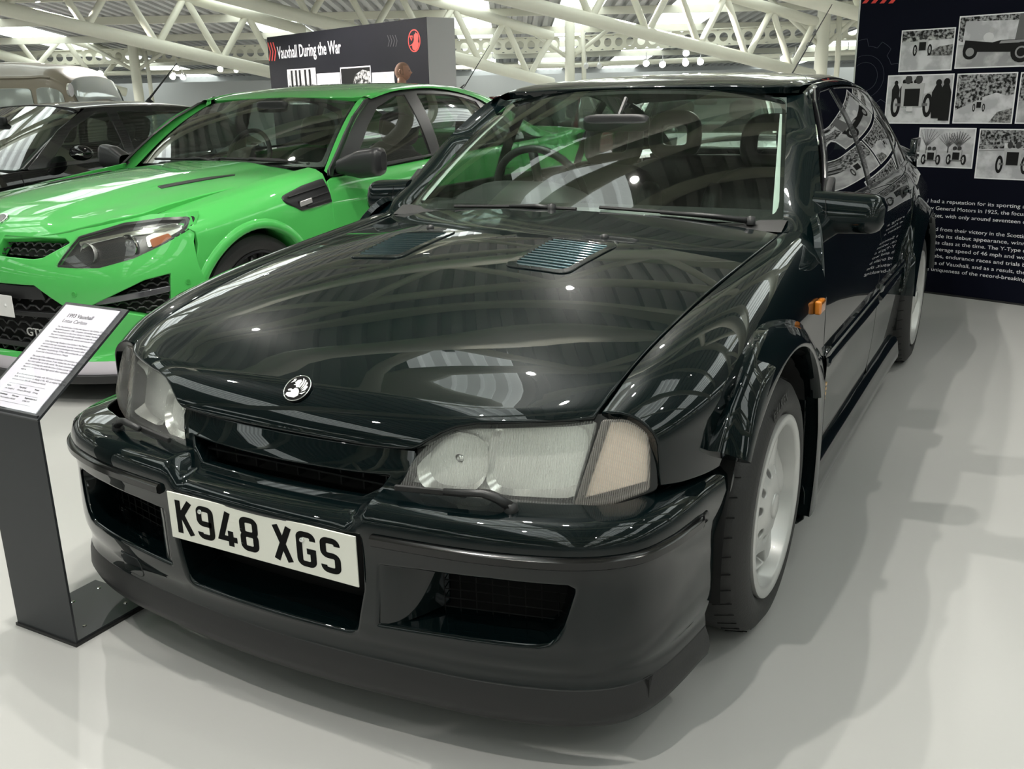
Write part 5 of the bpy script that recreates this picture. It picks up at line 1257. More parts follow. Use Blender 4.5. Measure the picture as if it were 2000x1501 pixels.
    for s in (1, -1):
        MB().tube([P(-.005+.018*math.cos(a), .078*s, 1.62+.03*math.sin(a)) for a in np.linspace(0, 2*math.pi, 16, False)], .008, 6, closed=True).build('ear', SKN, h, smooth=True)
        MB().lathe([(0, .010), (.007, .007), (.010, 0), (.007, -.007), (0, -.010)], c=P(.098, .030*s, 1.632), n=12).build('eye', mat('eye_dark', (.05, .04, .04), .2), h, smooth=True)
    MB().tube([P(.108, -.022, 1.572), P(.114, 0, 1.571), P(.108, .022, 1.572)], .004, 6).build('mouth', mat('lips', (.32, .12, .09), .5), h, smooth=True)
visitor()
# ================================================================ bright green sports saloon
GP_ = paint('green_paint', (.075, .44, .095), rough=.35)
GTH = -.028
green = thing('sports_saloon', (-2.853+.09*math.sin(-GTH)*-1, 1.374-.09, 0), 'bright green sports saloon with black bonnet vents and grilles', 'car', rotz=GTH)
BLKT = mat('satin_black_trim', (.012, .012, .013), .38)
HEX = mat('grille_plastic', (.02, .02, .021), .5)
# side skin
GY_ = [-.55, -.45, -.36, -.2, 0, .2, .4, .6, .9, 1.4, 2.0, 2.5, 2.915, 3.3, 3.7, 3.95]
GO_ = [-.085, -.045, -.020, .012, .020, .014, .0, -.008, -.012, -.012, -.008, .004, .016, .0, -.05, -.12]
GPZ = [.14, .20, .30, .42, .54, .64, .72, .80, .86, .94]
def gb(z): return float(interp([.14, .20, .30, .42, .54, .64], [.865, .885, .900, .908, .914, .916], z)[0])
def gez(y): return float(interp([-.55, -.45, -.2, 0, .3, .62], [.775, .798, .850, .884, .922, .958], y)[0])
def gex(y): return float(interp([-.55, -.45, -.2, 0, .3, .62], [.63, .655, .69, .705, .715, .73], y)[0])
def gbelt(y): return .898+.043*(y-.6)
def gw_col(y, o):
    e, xe = gez(y), gex(y); x = .916+o; L = [(gb(z)+o, y, z) for z in GPZ[:6]]
    return L+[(x-.004, y, .64+.34*(e-.64)), (x-.026, y, .64+.66*(e-.64)), (x*.62+xe*.38-.01, y, .64+.90*(e-.64)), (xe, y, e)]
def gd_col(y, o):
    b = gbelt(y); x = .916+o; t = max(0, y-2.7)*.06
    return [(gb(z)+o, y, z) for z in GPZ[:6]]+[(x-.002, y, .64+.36*(b-.64)), (x-.012-t, y, .64+.66*(b-.64)), (x-.035-t, y, .64+.90*(b-.64)), (x-.062-t, y, b)]
GWING = Surf(GY_[:9], GPZ, [gw_col(y, o) for y, o in zip(GY_[:9], GO_[:9])]); GDOOR = Surf(GY_[6:], GPZ, [gd_col(y, o) for y, o in zip(GY_[6:], GO_[6:])])
GC, GRC = (0., .345), (2.915, .345)
vent_hole = rounded([(.185, .822), (.33, .748), (.572, .752), (.572, .848), (.40, .842)], [.02, .03, 0, 0, 0])
vh = [(y, .64+(z-.64)*1.0 if z < .72 else z*.93+.052) for y, z in vent_hole]
gwl = [(-.365, .50), (-.365, .60), (-.345, .70), (-.345, .78), (-.40, .85), (-.50, .93)]+[(y, .936) for y in (-.42, -.3, -.1, .1, .3, .5, .60)]+[(.60, .86), (.575, .80), (.572, .5), (.572, .20), (.38, .20)]+arch_pts(GC, .372, -12, 155)
gdl = [(.582, .20), (1.62, .20), (1.66, .5), (1.66, .935), (.66, .935), (.60, .88), (.582, .80)]
grl = [(1.63, .20), (2.5, .20)]+arch_pts(GRC, .372, 195, 130, 8)+[(2.62, .75), (2.60, .935), (1.672, .935), (1.672, .5)]
gql = arch_pts(GRC, .372, 125, -12, 18)+[(3.4, .22), (3.90, .28), (3.92, .935), (2.612, .935), (2.63, .75)]
gp_ = [panel('front_wing', GWING, gwl, GP_, green, h=.045, out=OUTX, r=.005, depth=.02, holes=[]), panel('front_door', GDOOR, gdl, GP_, green, h=.06, out=OUTX, r=.005, depth=.02), panel('rear_door', GDOOR, grl, GP_, green, h=.06, out=OUTX, r=.005, depth=.02), panel('rear_quarter', GDOOR, gql, GP_, green, h=.06, out=OUTX, r=.005, depth=.02)]
# arch lip
for c, S in ((GC, GWING), (GRC, GDOOR)):
    G = []
    for a in np.linspace(-10, 160 if c is GC else 190, 40):
        ca, sa = math.cos(math.radians(a)), math.sin(math.radians(a)); row = []
        for r_, dx in ((.418, -.006), (.410, .006), (.395, .012), (.376, .013), (.368, .006), (.366, -.03), (.366, -.2)):
            p = S(np.array([(c[0]+max(r_, .37)*ca, c[1]+max(r_, .37)*sa)]))[0]; row.append((p[0]+dx, c[0]+r_*ca, c[1]+r_*sa))
        G.append(row)
    gp_.append(MB().grid(G).build('arch_lip', GP_, green, smooth=True))
    G = [[(x, c[0]+.40*math.cos(a), c[1]+.40*math.sin(a)) for x in (.60, .88)] for a in np.linspace(-.2, math.pi+.2, 24)]; lm = MB().grid(G); lm.add([g[0] for g in G], [list(range(24))]); gp_.append(lm.build('arch_liner', DARK, green, smooth=True))
# wing vent with badge
vn = panel('wing_vent', shifted(GWING, [.006, 0, 0]), vh, BLKT, green, h=.03, out=OUTX, r=.006, depth=.01); gp_.append(vn)
vp = GWING(np.array([(.36, .775)]))[0]
for k in range(3):
    L = [(y, z) for y, z in zip(np.linspace(.25+.06*k, .56, 14), np.linspace(.808-.026*k, .815-.026*k, 14))]; strip('vent_blade', GWING, L, [(-.004, .004), (-.003, .014), (.003, .014), (.004, .004)], HEX, vn)
q = MB(); q.box(.008, .018, -.045, .045, -.012, .014, R=Matrix.Translation(Vector(vp)) @ Matrix.Rotation(math.radians(8), 4, 'X')); q.build('vent_badge', mat('badge_silver', (.7, .68, .68), .3, .6), vn, bevel=.004)
sk_ = Surf([.2, .6, 1.5, 2.5, 2.8], [0, .05, .1, .14], [[(.87, y, .10), (.915, y, .12), (.915, y, .17), (.895, y, .205)] for y in (.2, .6, 1.5, 2.5, 2.8)]); gp_.append(panel('side_skirt', sk_, [(.36, 0), (2.56, 0), (2.56, .13), (.36, .13)], GP_, green, h=.06, out=OUTX, r=.004, depth=.01))
strip('handle_recess', GDOOR, [(y, .78) for y in np.linspace(1.42, 1.60, 10)], [(-.016, .0), (-.012, .022), (.012, .022), (.016, .0)], GP_, gp_[1], taper=2); strip('handle_recess', GDOOR, [(y, .78) for y in np.linspace(2.36, 2.54, 10)], [(-.016, .0), (-.012, .022), (.012, .022), (.016, .0)], GP_, gp_[2], taper=2)
# bonnet with raised middle
GBX = [0, .15, .32, .42, .55, .66, .74]; GBV = [0, .05, .12, .25, .42, .62, .85, 1.10, 1.32]
def gzc(y): return float(interp([-.80, -.70, -.60, -.45, -.25, 0, .3, .62], [.748, .800, .832, .866, .900, .928, .950, .966], y)[0])
def gb_col(x):
    yy = float(interp([0, .3, .5, .65, .74], [-.80, -.775, -.71, -.60, -.50], x)[0]); L = []
    for k, t in enumerate((0, .045, .11, .22, .38, .57, .79, 1.0, 1.0)):
        y = yy+(.40-yy)*t if k < 8 else .66
        if k == 7: y = .38
        z = gzc(y)-(.040 if y > -.5 else .03)*(x/.7)**2.4-(0 if x > .40 or k < 2 else -.010*(1-(x/.42)**6)*min(1, (k-1)/2))
        if k == 0: z = gzc(yy)-.022-.05*0
        L.append((x, y, z))
    return L
GBON = sym_surf(GBX, GBV, [gb_col(x) for x in GBX])
gbh = [(0, .004), (.3, .004), (.50, .006), (.60, .02), (.655, .06), (.668, .15), (.688, .4), (.70, .7), (.712, 1.0), (.722, 1.27), (.5, 1.29), (0, 1.30)]
panel('bonnet', GBON, gbh+[(-x, v) for x, v in gbh[::-1] if x > 0], GP_, green, h=.045, out=UP, r=.006, depth=.02)
for sx in (1, -1):
    L = [(.40, .60), (.44, .58), (.475, .80), (.50, 1.0), (.49, 1.02), (.44, .86)]
    panel('bonnet_vent', shifted(GBON, [0, 0, .005]), [(sx*x, v) for x, v in L], BLKT, green, h=.03, out=UP, r=.004, depth=.008)
# front end: one wrap-round surface with lamps and openings let in
GBP = np.array([(0, -.865), (.15, -.862), (.30, -.848), (.42, -.822), (.54, -.780), (.65, -.722), (.74, -.655), (.81, -.58), (.865, -.50), (.90, -.42), (.915, -.36)])
GBS = np.concatenate([[0], np.cumsum(np.linalg.norm(np.diff(GBP, axis=0), axis=1))])
_t = np.array([(GBP[min(i+1, 10)]-GBP[max(i-1, 0)]) for i in range(11)]); _t[0] = (1, 0); _t /= np.linalg.norm(_t, axis=1)[:, None]; GBN = np.stack([_t[:, 1], -_t[:, 0]], 1)
GROW = [(.10, .02), (.16, .025), (.22, .0), (.34, -.005), (.46, .0), (.55, .0), (.62, -.015), (.70, -.05), (.76, -.085), (.83, -.145)]
GBUMP = sym_surf(GBS, [r[0] for r in GROW], [[(max(0, (GBP[i]+GBN[i]*r[1]*.45)[0]), (GBP[i]+GBN[i]*r[1]*.45)[1]-r[1]*.55*1.0, r[0]) for r in GROW] for i in range(11)])
def gs(x): return float(np.interp(x, GBP[:, 0], GBS))
outg = lambda P: np.stack([P[:, 0]*.7, np.full(len(P), -1.), np.zeros(len(P))], 1)
def gl_(L): return [(math.copysign(gs(abs(x)), x), z) for x, z in L]
lampL = [(.475, .622), (.56, .617), (.66, .616), (.77, .650), (.845, .698), (.895, .756), (.902, .806), (.84, .812), (.72, .799), (.55, .748), (.51, .685)]
lamp_r = [.006, 0, .03, .03, .03, .02, .02, .02, 0, .006, 0]
topg = [(.10, .655), (.36, .648), (.41, .655), (.535, .722), (.50, .744), (.14, .748)]; topg_r = [.012, .03, .02, .02, .02, .02]
lowg = [(-.50, .22), (.50, .22), (.56, .30), (.52, .44), (.37, .545), (-.37, .545), (-.52, .44), (-.56, .30)]
sideg = [(.60, .450), (.80, .560), (.868, .580), (.862, .45), (.855, .36), (.70, .42)]; sg_r = [.01, .04, .01, .01, .02, .03]
mirL = lambda L: [(-x, z) for x, z in L]
gol = [(-GBS[-1]-.02, .20), (0, .20), (GBS[-1]+.02, .20), (GBS[-1]+.03, .45), (GBS[-1]-.02, .60), (gs(.905), .70), (gs(.91), .826), (gs(.80), .826), (gs(.62), .785), (gs(.5), .768), (0, .752), (-gs(.5), .768), (-gs(.62), .785), (-gs(.80), .826), (-gs(.91), .826), (-gs(.905), .70), (-GBS[-1]+.02, .60), (-GBS[-1]-.03, .45)]
H_ = [rounded(gl_(topg), topg_r), rounded(gl_(mirL(topg)), topg_r), rounded(gl_(lowg), .03), rounded(gl_(sideg), sg_r), rounded(gl_(mirL(sideg)), sg_r), rounded(gl_(lampL), lamp_r), rounded(gl_(mirL(lampL)), lamp_r)]
gbump = panel('front_bumper', GBUMP, gol, GP_, green, holes=H_, h=.035, out=outg, r=.004, depth=.02, hr=.006, hdepth=.05)
splitter = [(-GBS[-1], .105), (0, .105), (GBS[-1], .105), (GBS[-1], .135), (0, .135), (-GBS[-1], .135)]
panel('splitter', shifted(GBUMP, [0, -.02, 0]), splitter, BLKT, gbump, h=.05, out=outg, r=.006, depth=.2)
panel('splitter_blade', GBUMP, [(-GBS[-1]+.05, .14), (0, .14), (GBS[-1]-.05, .14), (GBS[-1]-.1, .198), (0, .198), (-GBS[-1]+.1, .198)], mat('carbon_grey', (.45, .42, .46), .3), gbump, h=.05, out=outg, r=.004, depth=.05)
back = lambda d: shifted(GBUMP, [0, d, 0])
for L in H_[:5]: panel('opening_backing', back(.07), L, DARK, gbump, h=.06, out=outg, r=.001, depth=.001)
def hexmesh(name, loop, d, pitch=.052, hz=.026, w=.004):
    """honeycomb bars clipped to an opening"""
    lo, hi = np.array(loop).min(0), np.array(loop).max(0); S = back(d); mb = MB(); segs = []
    r_ = 0; z = lo[1]
    while z < hi[1]+hz:
        s = lo[0]-pitch+(pitch/2 if r_ % 2 else 0)
        while s < hi[0]+pitch:
            segs += [((s, z), (s+pitch*.30, z+hz*.5)), ((s+pitch*.30, z+hz*.5), (s+pitch*.70, z+hz*.5)), ((s+pitch*.70, z+hz*.5), (s+pitch, z))]; s += pitch
        z += hz*.5 if False else hz; r_ += 1
    for a, b in segs:
        m = np.array([a, b, ((a[0]+b[0])/2, (a[1]+b[1])/2)])
        if inside(np.array(loop), m).all():
            P = S(np.array([a, b])); mb.tube([P[0], P[1]], w, 5)
    return mb.build(name, HEX, gbump)
hexmesh('grille_mesh', H_[0], .035); hexmesh('grille_mesh', H_[1], .035); hexmesh('grille_mesh', H_[2], .03, .08, .04, .005); hexmesh('grille_mesh', H_[3], .045); hexmesh('grille_mesh', H_[4], .045)
for z0, z1, xx in ((.475, .53, .40), (.395, .41, .50), (.245, .262, .53)): panel('grille_bar', back(.012), gl_([(-xx, z0), (xx, z0), (xx-.02, z1), (-xx+.02, z1)]), BLKT, gbump, h=.06, out=outg, r=.004, depth=.02)
gpl = MB(); gpl.box(-.262, .262, -.882, -.878, .392, .492); gpl.build('number_plate', mat('plate_blank', (.74, .73, .72), .4), green, bevel=.004)
for x in (.21, -.21): MB().lathe([(0, -.004), (.006, -.003), (.008, .001)], c=(x, -.883, .445), axis='y', n=12).build('plate_screw', mat('screw_white', (.75, .75, .75), .4), bpy.data.objects['number_plate.001'], smooth=True)
text_mesh('model_lettering', 'GTS', .055, mat('badge_silver'), gbump, extrude=.002, xs=1.25, fn=lambda x, y, z: (x+.27, -.842-z, .305+y)); text_mesh('model_letter_red', 'R', .055, RED, gbump, extrude=.002, xs=1.25, fn=lambda x, y, z: (x+.41, -.836-z, .305+y))
# lamps and daytime strips
GLINER = mat('lamp_black', (.008, .008, .009), .25)
for sx in (1, -1):
    F_ = lambda L: gl_(L if sx > 0 else mirL(L)); sh_ = panel('headlamp', back(.030), rounded(F_(lampL), lamp_r), GLINER, green, h=.05, out=outg, r=.002, depth=.002, label='swept projector headlamp')
    panel('lamp_surround', back(.0), rounded(F_([(x+(.010 if x < .6 else .006 if x > .85 else 0), z) for x, z in lampL]), lamp_r), GLINER, sh_, holes=[rounded(F_([((x-.70)*.955+.70, (z-.71)*.90+.71) for x, z in lampL]), lamp_r)], h=.03, out=outg, r=.002, depth=.01)
    panel('headlamp_lens', back(-.002), rounded(F_(lampL), lamp_r), LENS_CLEAR, sh_, h=.04, out=outg, r=.003, depth=.004)
    def lp(x, z, d): p = back(d)(np.array(F_([(x, z)])))[0]; return p
    for x, z, r_, m in ((.745, .702, .050, CHROME), (.60, .676, .046, REFLECTOR)):
        p = lp(x, z, .022); b = MB(); b.lathe([(r_, -.012), (r_*1.0, -.002), (r_*.86, .0), (r_*.80, .012), (r_*.5, .02), (0, .024)], c=p, axis='y', n=24); b.build('lamp_bowl', m, sh_, smooth=True)
    p = lp(.745, .702, .012); MB().lathe([(0, -.016), (.016, -.012), (.026, -.002), (.028, .006)], c=p, axis='y', n=20).build('projector_lens', thin_glass('projector_glass', (.9, .92, .93), milky=.15, refl=4), sh_, smooth=True)
    panel('lamp_trim', back(.018), rounded(F_([(.55, .722), (.72, .756), (.86, .782), (.885, .770), (.84, .752), (.70, .742), (.56, .708)]), .006), CHROME, sh_, h=.03, out=outg, r=.003, depth=.006)
    panel('lamp_outer_reflector', back(.020), rounded(F_([(.80, .690), (.885, .765), (.84, .765), (.79, .735)]), .008), REFLECTOR, sh_, h=.03, out=outg, r=.003, depth=.006)
    panel('indicator_amber', back(.016), rounded(F_([(.815, .690), (.862, .722), (.850, .742), (.805, .722)]), .006), mat('amber_dim', (.35, .10, .03), .2), sh_, h=.03, out=outg, r=.003, depth=.004)
    panel('running_lamp', back(.020), F_([(.60, .448), (.855, .495), (.855, .515), (.66, .480)]), mat('running_lens', (.10, .10, .11), .12, .4, coat=1), gbump, h=.04, out=outg, r=.004, depth=.02)
    for x, z in ((.555, .505), (.895, .53)):
        p = back(0)(np.array(F_([(x, z)])))[0]; n = normals(GBUMP, np.array(F_([(x, z)])), outg)[0]; MB().tube([p-n*.003, p+n*.002], .014, 18).build('parking_sensor', GP_, gbump); MB().tube([p+n*.002, p+n*.003], .009, 18).build('sensor_face', mat('sensor_green', (.04, .30, .05), .4), gbump)
q = MB(); e_ = GBON(np.array([(0, .075)]))[0]; en_ = normals(GBON, np.array([(0, .075)]), (0, -1, 1))[0]; q.tube([e_-en_*.01, e_+en_*.006], [.052, .050], 28); bg = q.build('bonnet_badge', CHROME, green, smooth=True, sharp=40); MB().tube([e_+en_*.006, e_+en_*.008], .042, 28).build('badge_face', mat('badge_face_silver', (.5, .5, .5), .25, 1, bump=(150, .6)), bg)
# greenhouse
def gws(fr, v):
    t = v/.70; xb, xt = .765, .612; return ((xb+(xt-xb)*t)*fr, .665+.565*t+(.05-.065*t)*fr**2.4, .955+.365*t-(.012+.018*t)*fr**2.2+.03*math.sin(math.pi*t))
GWS = sym_surf(WFR, WSV, [[gws(f_, v/.72*.70) for v in WSV] for f_ in WFR]); gwsl = rounded([(-.97, .004), (0, 0), (.97, .004), (.965, .70), (0, .715), (-.965, .70)], [.05, 0, .05, .03, 0, .03])
panel('windscreen', GWS, gwsl, GLASS, green, h=.08, out=(0, -1, .8), r=.002, depth=.003)
panel('windscreen_surround', shifted(GWS, [0, .006, -.006]), gwsl, mat('screen_frit'), green, holes=[rounded([(-.93, .05), (0, .045), (.93, .05), (.93, .67), (0, .685), (-.93, .67)], .04)], h=.08, out=(0, -1, .8), r=.001, depth=.002)
GRY = [1.19, 1.30, 1.5, 1.85, 2.2, 2.6, 3.0]; GRZ = [1.305, 1.340, 1.372, 1.398, 1.394, 1.35, 1.26]; GRE = [1.290, 1.318, 1.345, 1.362, 1.352, 1.29, 1.19]; GRX = [0, .25, .42, .54, .62, .66]
GROOF = sym_surf(GRX, GRY, [[(x*(1-.05*max(0, y-2)), y, a+(b-a)*k) for y, a, b in zip(GRY, GRZ, GRE)] for x, k in zip(GRX, (0, .06, .2, .42, .68, 1.0))])
grl_ = [(0, 1.232), (.4, 1.230), (.55, 1.232), (.615, 1.26), (.645, 1.5), (.65, 2.0), (.64, 2.6), (.60, 2.92), (0, 2.98)]
panel('roof', GROOF, grl_+[(-x, y) for x, y in grl_[-2:0:-1]], GP_, green, h=.06, out=UP, r=.005, depth=.02)
GGY = [.55, .8, 1.0, 1.2, 1.5, 1.9, 2.3, 2.7, 3.1]
def grail(y): return float(interp([.55, 1.3, 2.0, 2.6, 3.1], [.655, .665, .665, .645, .60], y)[0]), float(interp([.55, 1.2, 1.5, 1.9, 2.2, 2.6, 3.1], [1.33, 1.325, 1.352, 1.360, 1.345, 1.27, 1.12], y)[0])
GSG = Surf(GGY, GT, [[(.848+(grail(y)[0]-.848)*t+.022*math.sin(math.pi*t)-(.04*max(0, y-2.6)), y, gbelt(y)+(grail(y)[1]-gbelt(y))*t) for t in GT] for y in GGY])
def gsz(y, z): return (y, (z-gbelt(y))/(grail(y)[1]-gbelt(y)))
gfw = [gsz(*p) for p in [(.80, .935), (1.60, .965), (1.56, 1.322), (1.46, 1.318), (1.25, 1.255), (1.09, 1.155), (.97, 1.055)]]; grw = [gsz(*p) for p in [(1.70, .970), (2.42, 1.0), (2.36, 1.268), (2.05, 1.318), (1.68, 1.326)]]; gqw = [gsz(*p) for p in [(2.48, 1.008), (2.74, 1.025), (2.60, 1.19), (2.43, 1.25)]]
gfo = [gsz(*p) for p in [(.64, .908), (.65, .94), (.75, 1.02), (.87, 1.115), (1.01, 1.21), (1.18, 1.295), (1.36, 1.338), (1.6, 1.350), (2.0, 1.345), (2.36, 1.292), (2.60, 1.222), (2.80, 1.04), (2.78, 1.008)]]
for nm, L in (('front_side_window', gfw), ('rear_side_window', grw), ('quarter_window', gqw)): gp_.append(panel(nm, GSG, rounded(L, .014), SIDE_GLASS, green, h=.08, out=SGX, r=.002, depth=.004))
gp_.append(panel('window_frame', shifted(GSG, [.005, 0, 0]), rounded(gfo, .02), BLKT, green, holes=[rounded(L, .014) for L in (gfw, grw, gqw)], h=.06, out=SGX, r=.004, depth=.014))
pa = [gws(.985, v) for v in (-.02, .2, .4, .58, .70)]; pb = [(.868, .63, .905), (.822, .79, 1.04), (.770, .985, 1.19), (.708, 1.19, 1.290), (.678, 1.33, 1.334)]
gp_.append(pill('a_pillar', pa, pb, GP_)); gp_[-1].parent = green
ra = [(.62, 1.21, 1.308), (.648, 1.5, 1.352), (.652, 1.95, 1.368), (.63, 2.5, 1.315), (.60, 2.90, 1.222)]; rb2 = [(.700, 1.22, 1.300), (.695, 1.5, 1.346), (.693, 1.95, 1.352), (.70, 2.45, 1.270), (.79, 2.84, 1.06)]
gp_.append(pill('roof_rail', ra, rb2, GP_)); gp_[-1].parent = green
ca_ = [(.60, 2.90, 1.222), (.60, 3.1, 1.14), (.62, 3.35, 1.03)]; cb_ = [(.79, 2.84, 1.06), (.81, 3.0, 1.01), (.80, 3.3, 1.0)]
gp_.append(pill('c_pillar', ca_, cb_, GP_)); gp_[-1].parent = green
for o in gp_: mirrored(o, green)
GRS = sym_surf([0, .35, .6], [0, .3, .6], [[(x, 2.95+.5*t, 1.27-.26*t-(.04 if x > .5 else 0)) for t in (0, .5, 1)] for x in (0, .35, .6)]); panel('rear_screen', GRS, [(-.58, 0), (.58, 0), (.58, .6), (-.58, .6)], SIDE_GLASS, green, h=.1, out=(0, 1, 1), r=.002, depth=.002)
GBT = sym_surf([0, .5, .80], [0, .3, .5, .7, .9], [[(x, y-(.05 if x > .7 else 0), z-(.02 if x > .7 else 0)) for y, z in ((3.40, 1.02), (3.75, 1.03), (3.92, 1.04), (3.96, .85), (3.98, .55))] for x in (0, .5, .80)]); panel('boot_lid', GBT, [(-.79, 0), (.79, 0), (.79, .9), (-.79, .9)], GP_, green, h=.1, out=(0, 1, 1), r=.004, depth=.02)
# mirrors, wipers, wheels, cabin
G = []
for t in np.linspace(0, 1, 20):
    x = .87+.26*t; e = max(0, (t-.82)/.18); k = max(.08, math.sqrt(max(0, 1-e*e))); hz = (.040+.036*min(1, t*2.2))*(.6+.4*k); yd = .055*(.4+.6*k); row = []
    for a in np.linspace(0, 2*math.pi, 25):
        cq, sq = math.cos(a), math.sin(a); kk = (abs(cq)**3+abs(sq)**3)**(-1/3); row.append((x, .72+.03*t+yd*cq*kk, .955+.03*t+hz*sq*kk))
    G.append(row)
mm = MB().grid(G); mm.add(G[-1][:-1], [list(range(24))]); gm_ = mm.build('door_mirror', mat('mirror_black', (.02, .02, .022), .35), green, smooth=True, sharp=60)
MB().tube([(.83, .70, .935), (.90, .72, .94)], .022, 10).build('mirror_arm', BLKT, gm_, smooth=True); mirrored(gm_, green)
gw3 = lambda f_, v: np.array(gws(abs(f_), v))*[math.copysign(1, f_), 1, 1]+[0, -.012, .014]
for pv, tip, b0, b1 in (((.62, .735, .955), gw3(.3, .03), gw3(.75, .02), gw3(-.05, .03)), ((-.02, .66, .965), gw3(-.35, .02), gw3(.0, .02), gw3(-.75, .02))):
    wo = MB().lathe([(.014, -.02), (.014, .012), (0, .016)], c=pv, n=12).build('screen_wiper', PLASTIC, green, smooth=True); MB().tube([pv, tuple((np.array(pv)+tip)/2+[0, 0, .012]), tuple(tip)], .008, 8).build('wiper_arm', PLASTIC, wo); MB().tube([tuple(b0), tuple(b1)], .008, 6).build('wiper_blade', RUBBER, wo)
MB().grid([[(x, .60+.13*(abs(x)/.74)**2.4, .948), (x, .72+.13*(abs(x)/.74)**2.4, .952)] for x in np.linspace(-.73, .73, 15)]).build('scuttle', PLASTIC, green)
BRIM = mat('black_alloy', (.03, .03, .032), .3, .6, coat=.5)
def plain_wheel(par, x, y, R, rim, w, m, spokes=5, bolt=None):
    c = (0, y, R); ty = MB().lathe([(rim-.01, x-w), (R-.03, x-w+.005), (R-.006, x-w+.03), (R, x-w+.05), (R, x-.05), (R-.008, x-.02), (R-.035, x-.003), (rim+.008, x-.006), (rim-.01, x-.02)], c, 'x', 56).build('tyre', TYRE, par, smooth=True, sharp=40)
    ro = MB().lathe([(rim-.006, x-.02), (rim, x-.006), (rim-.01, x-.003), (rim-.016, x-.012), (rim-.03, x-.12), (.05, x-.14)], c, 'x', 56).build('wheel_rim', m, par, smooth=True, sharp=50)
    for k in range(spokes):
        for da in (-.13, .13):
            a = 2*math.pi*k/spokes+.3; b = a+da; MB().tube([(x-.03, y+.05*math.cos(a), R+.05*math.sin(a)), (x-.026, y+(rim-.012)*math.cos(b), R+(rim-.012)*math.sin(b))], [.020, .013], 8).build('wheel_spoke', m, ro, smooth=True)
    MB().lathe([(0, -.018), (.04, -.020), (.055, -.03), (.06, -.06)], c=(x, y, R), axis='x', n=24).build('hub_cap', m, ro, smooth=True)
    return [ty, ro]
for o in plain_wheel(green, .912, 0, .343, .262, .26, BRIM)+plain_wheel(green, .915, 2.915, .343, .262, .28, BRIM): mirrored(o, green)
MB().box(-.84, .84, -.70, 3.85, .15, .20).build('underbody', DARK, green); MB().box(-.6, .6, -.68, .6, .2, .70).build('engine_cover', DARK, green)
def cabin(par, y0, zb, w=.66, seats=(1.75, 2.65)):
    dd = MB().grid([[(x, y0+.02, zb-.03), (x, y0+.14, zb), (x, y0+.42, zb-.01), (x, y0+.48, zb-.1), (x, y0+.40, zb-.45)] for x in np.linspace(-w-.04, w+.04, 11)]).build('dashboard', mat('dash_plastic'), par, smooth=True)
    for k, ys in enumerate(seats):
        for cx in (.36, -.36):
            tl_ = Matrix.Translation((cx, ys, .42)) @ Matrix.Rotation(math.radians(-16), 4, 'X'); s0 = MB().grid(soft_box(-.25, .25, -.07, .07, 0, .58, R=tl_)).build('front_seat' if k == 0 else 'rear_seat', SEAT, par, smooth=True)
            MB().grid(soft_box(-.14, .14, -.05, .05, .60, .80, R=tl_)).build('headrest', SEAT, s0, smooth=True); MB().grid(soft_box(cx-.25, cx+.25, ys-.52, ys+.02, .26, .44)).build('seat_cushion', SEAT, s0, smooth=True)
    cc = np.array([-.36, y0+.58, zb]); sw = MB().tube([cc+.18*(math.cos(a)*np.array([1., 0, 0])+math.sin(a)*np.array([0, .36, .93])) for a in np.linspace(0, 2*math.pi, 28, False)], .015, 8, closed=True); sw.tube([cc, cc+[0, -.1, -.02]], .07, 14); sw.build('steering_wheel', PLASTIC, par, smooth=True)
    MB().box(-w, w, y0, 3.0, .2, .24).build('cabin_floor', SEAT, par); MB().grid(soft_box(-.12, .12, y0+.44, y0+.48, zb+.28, zb+.35, e=5)).build('interior_mirror', PLASTIC, par, smooth=True)
cabin(green, .68, .95)
ga = MB().tube([(.30, 2.72, 1.315), (.33, 2.80, 1.38)], [.02, .008], 8).build('roof_aerial', PLASTIC, green, smooth=True); MB().tube([(.33, 2.80, 1.37), (.42, 3.02, 1.66)], [.004, .002], 6).build('aerial_rod', PLASTIC, ga)
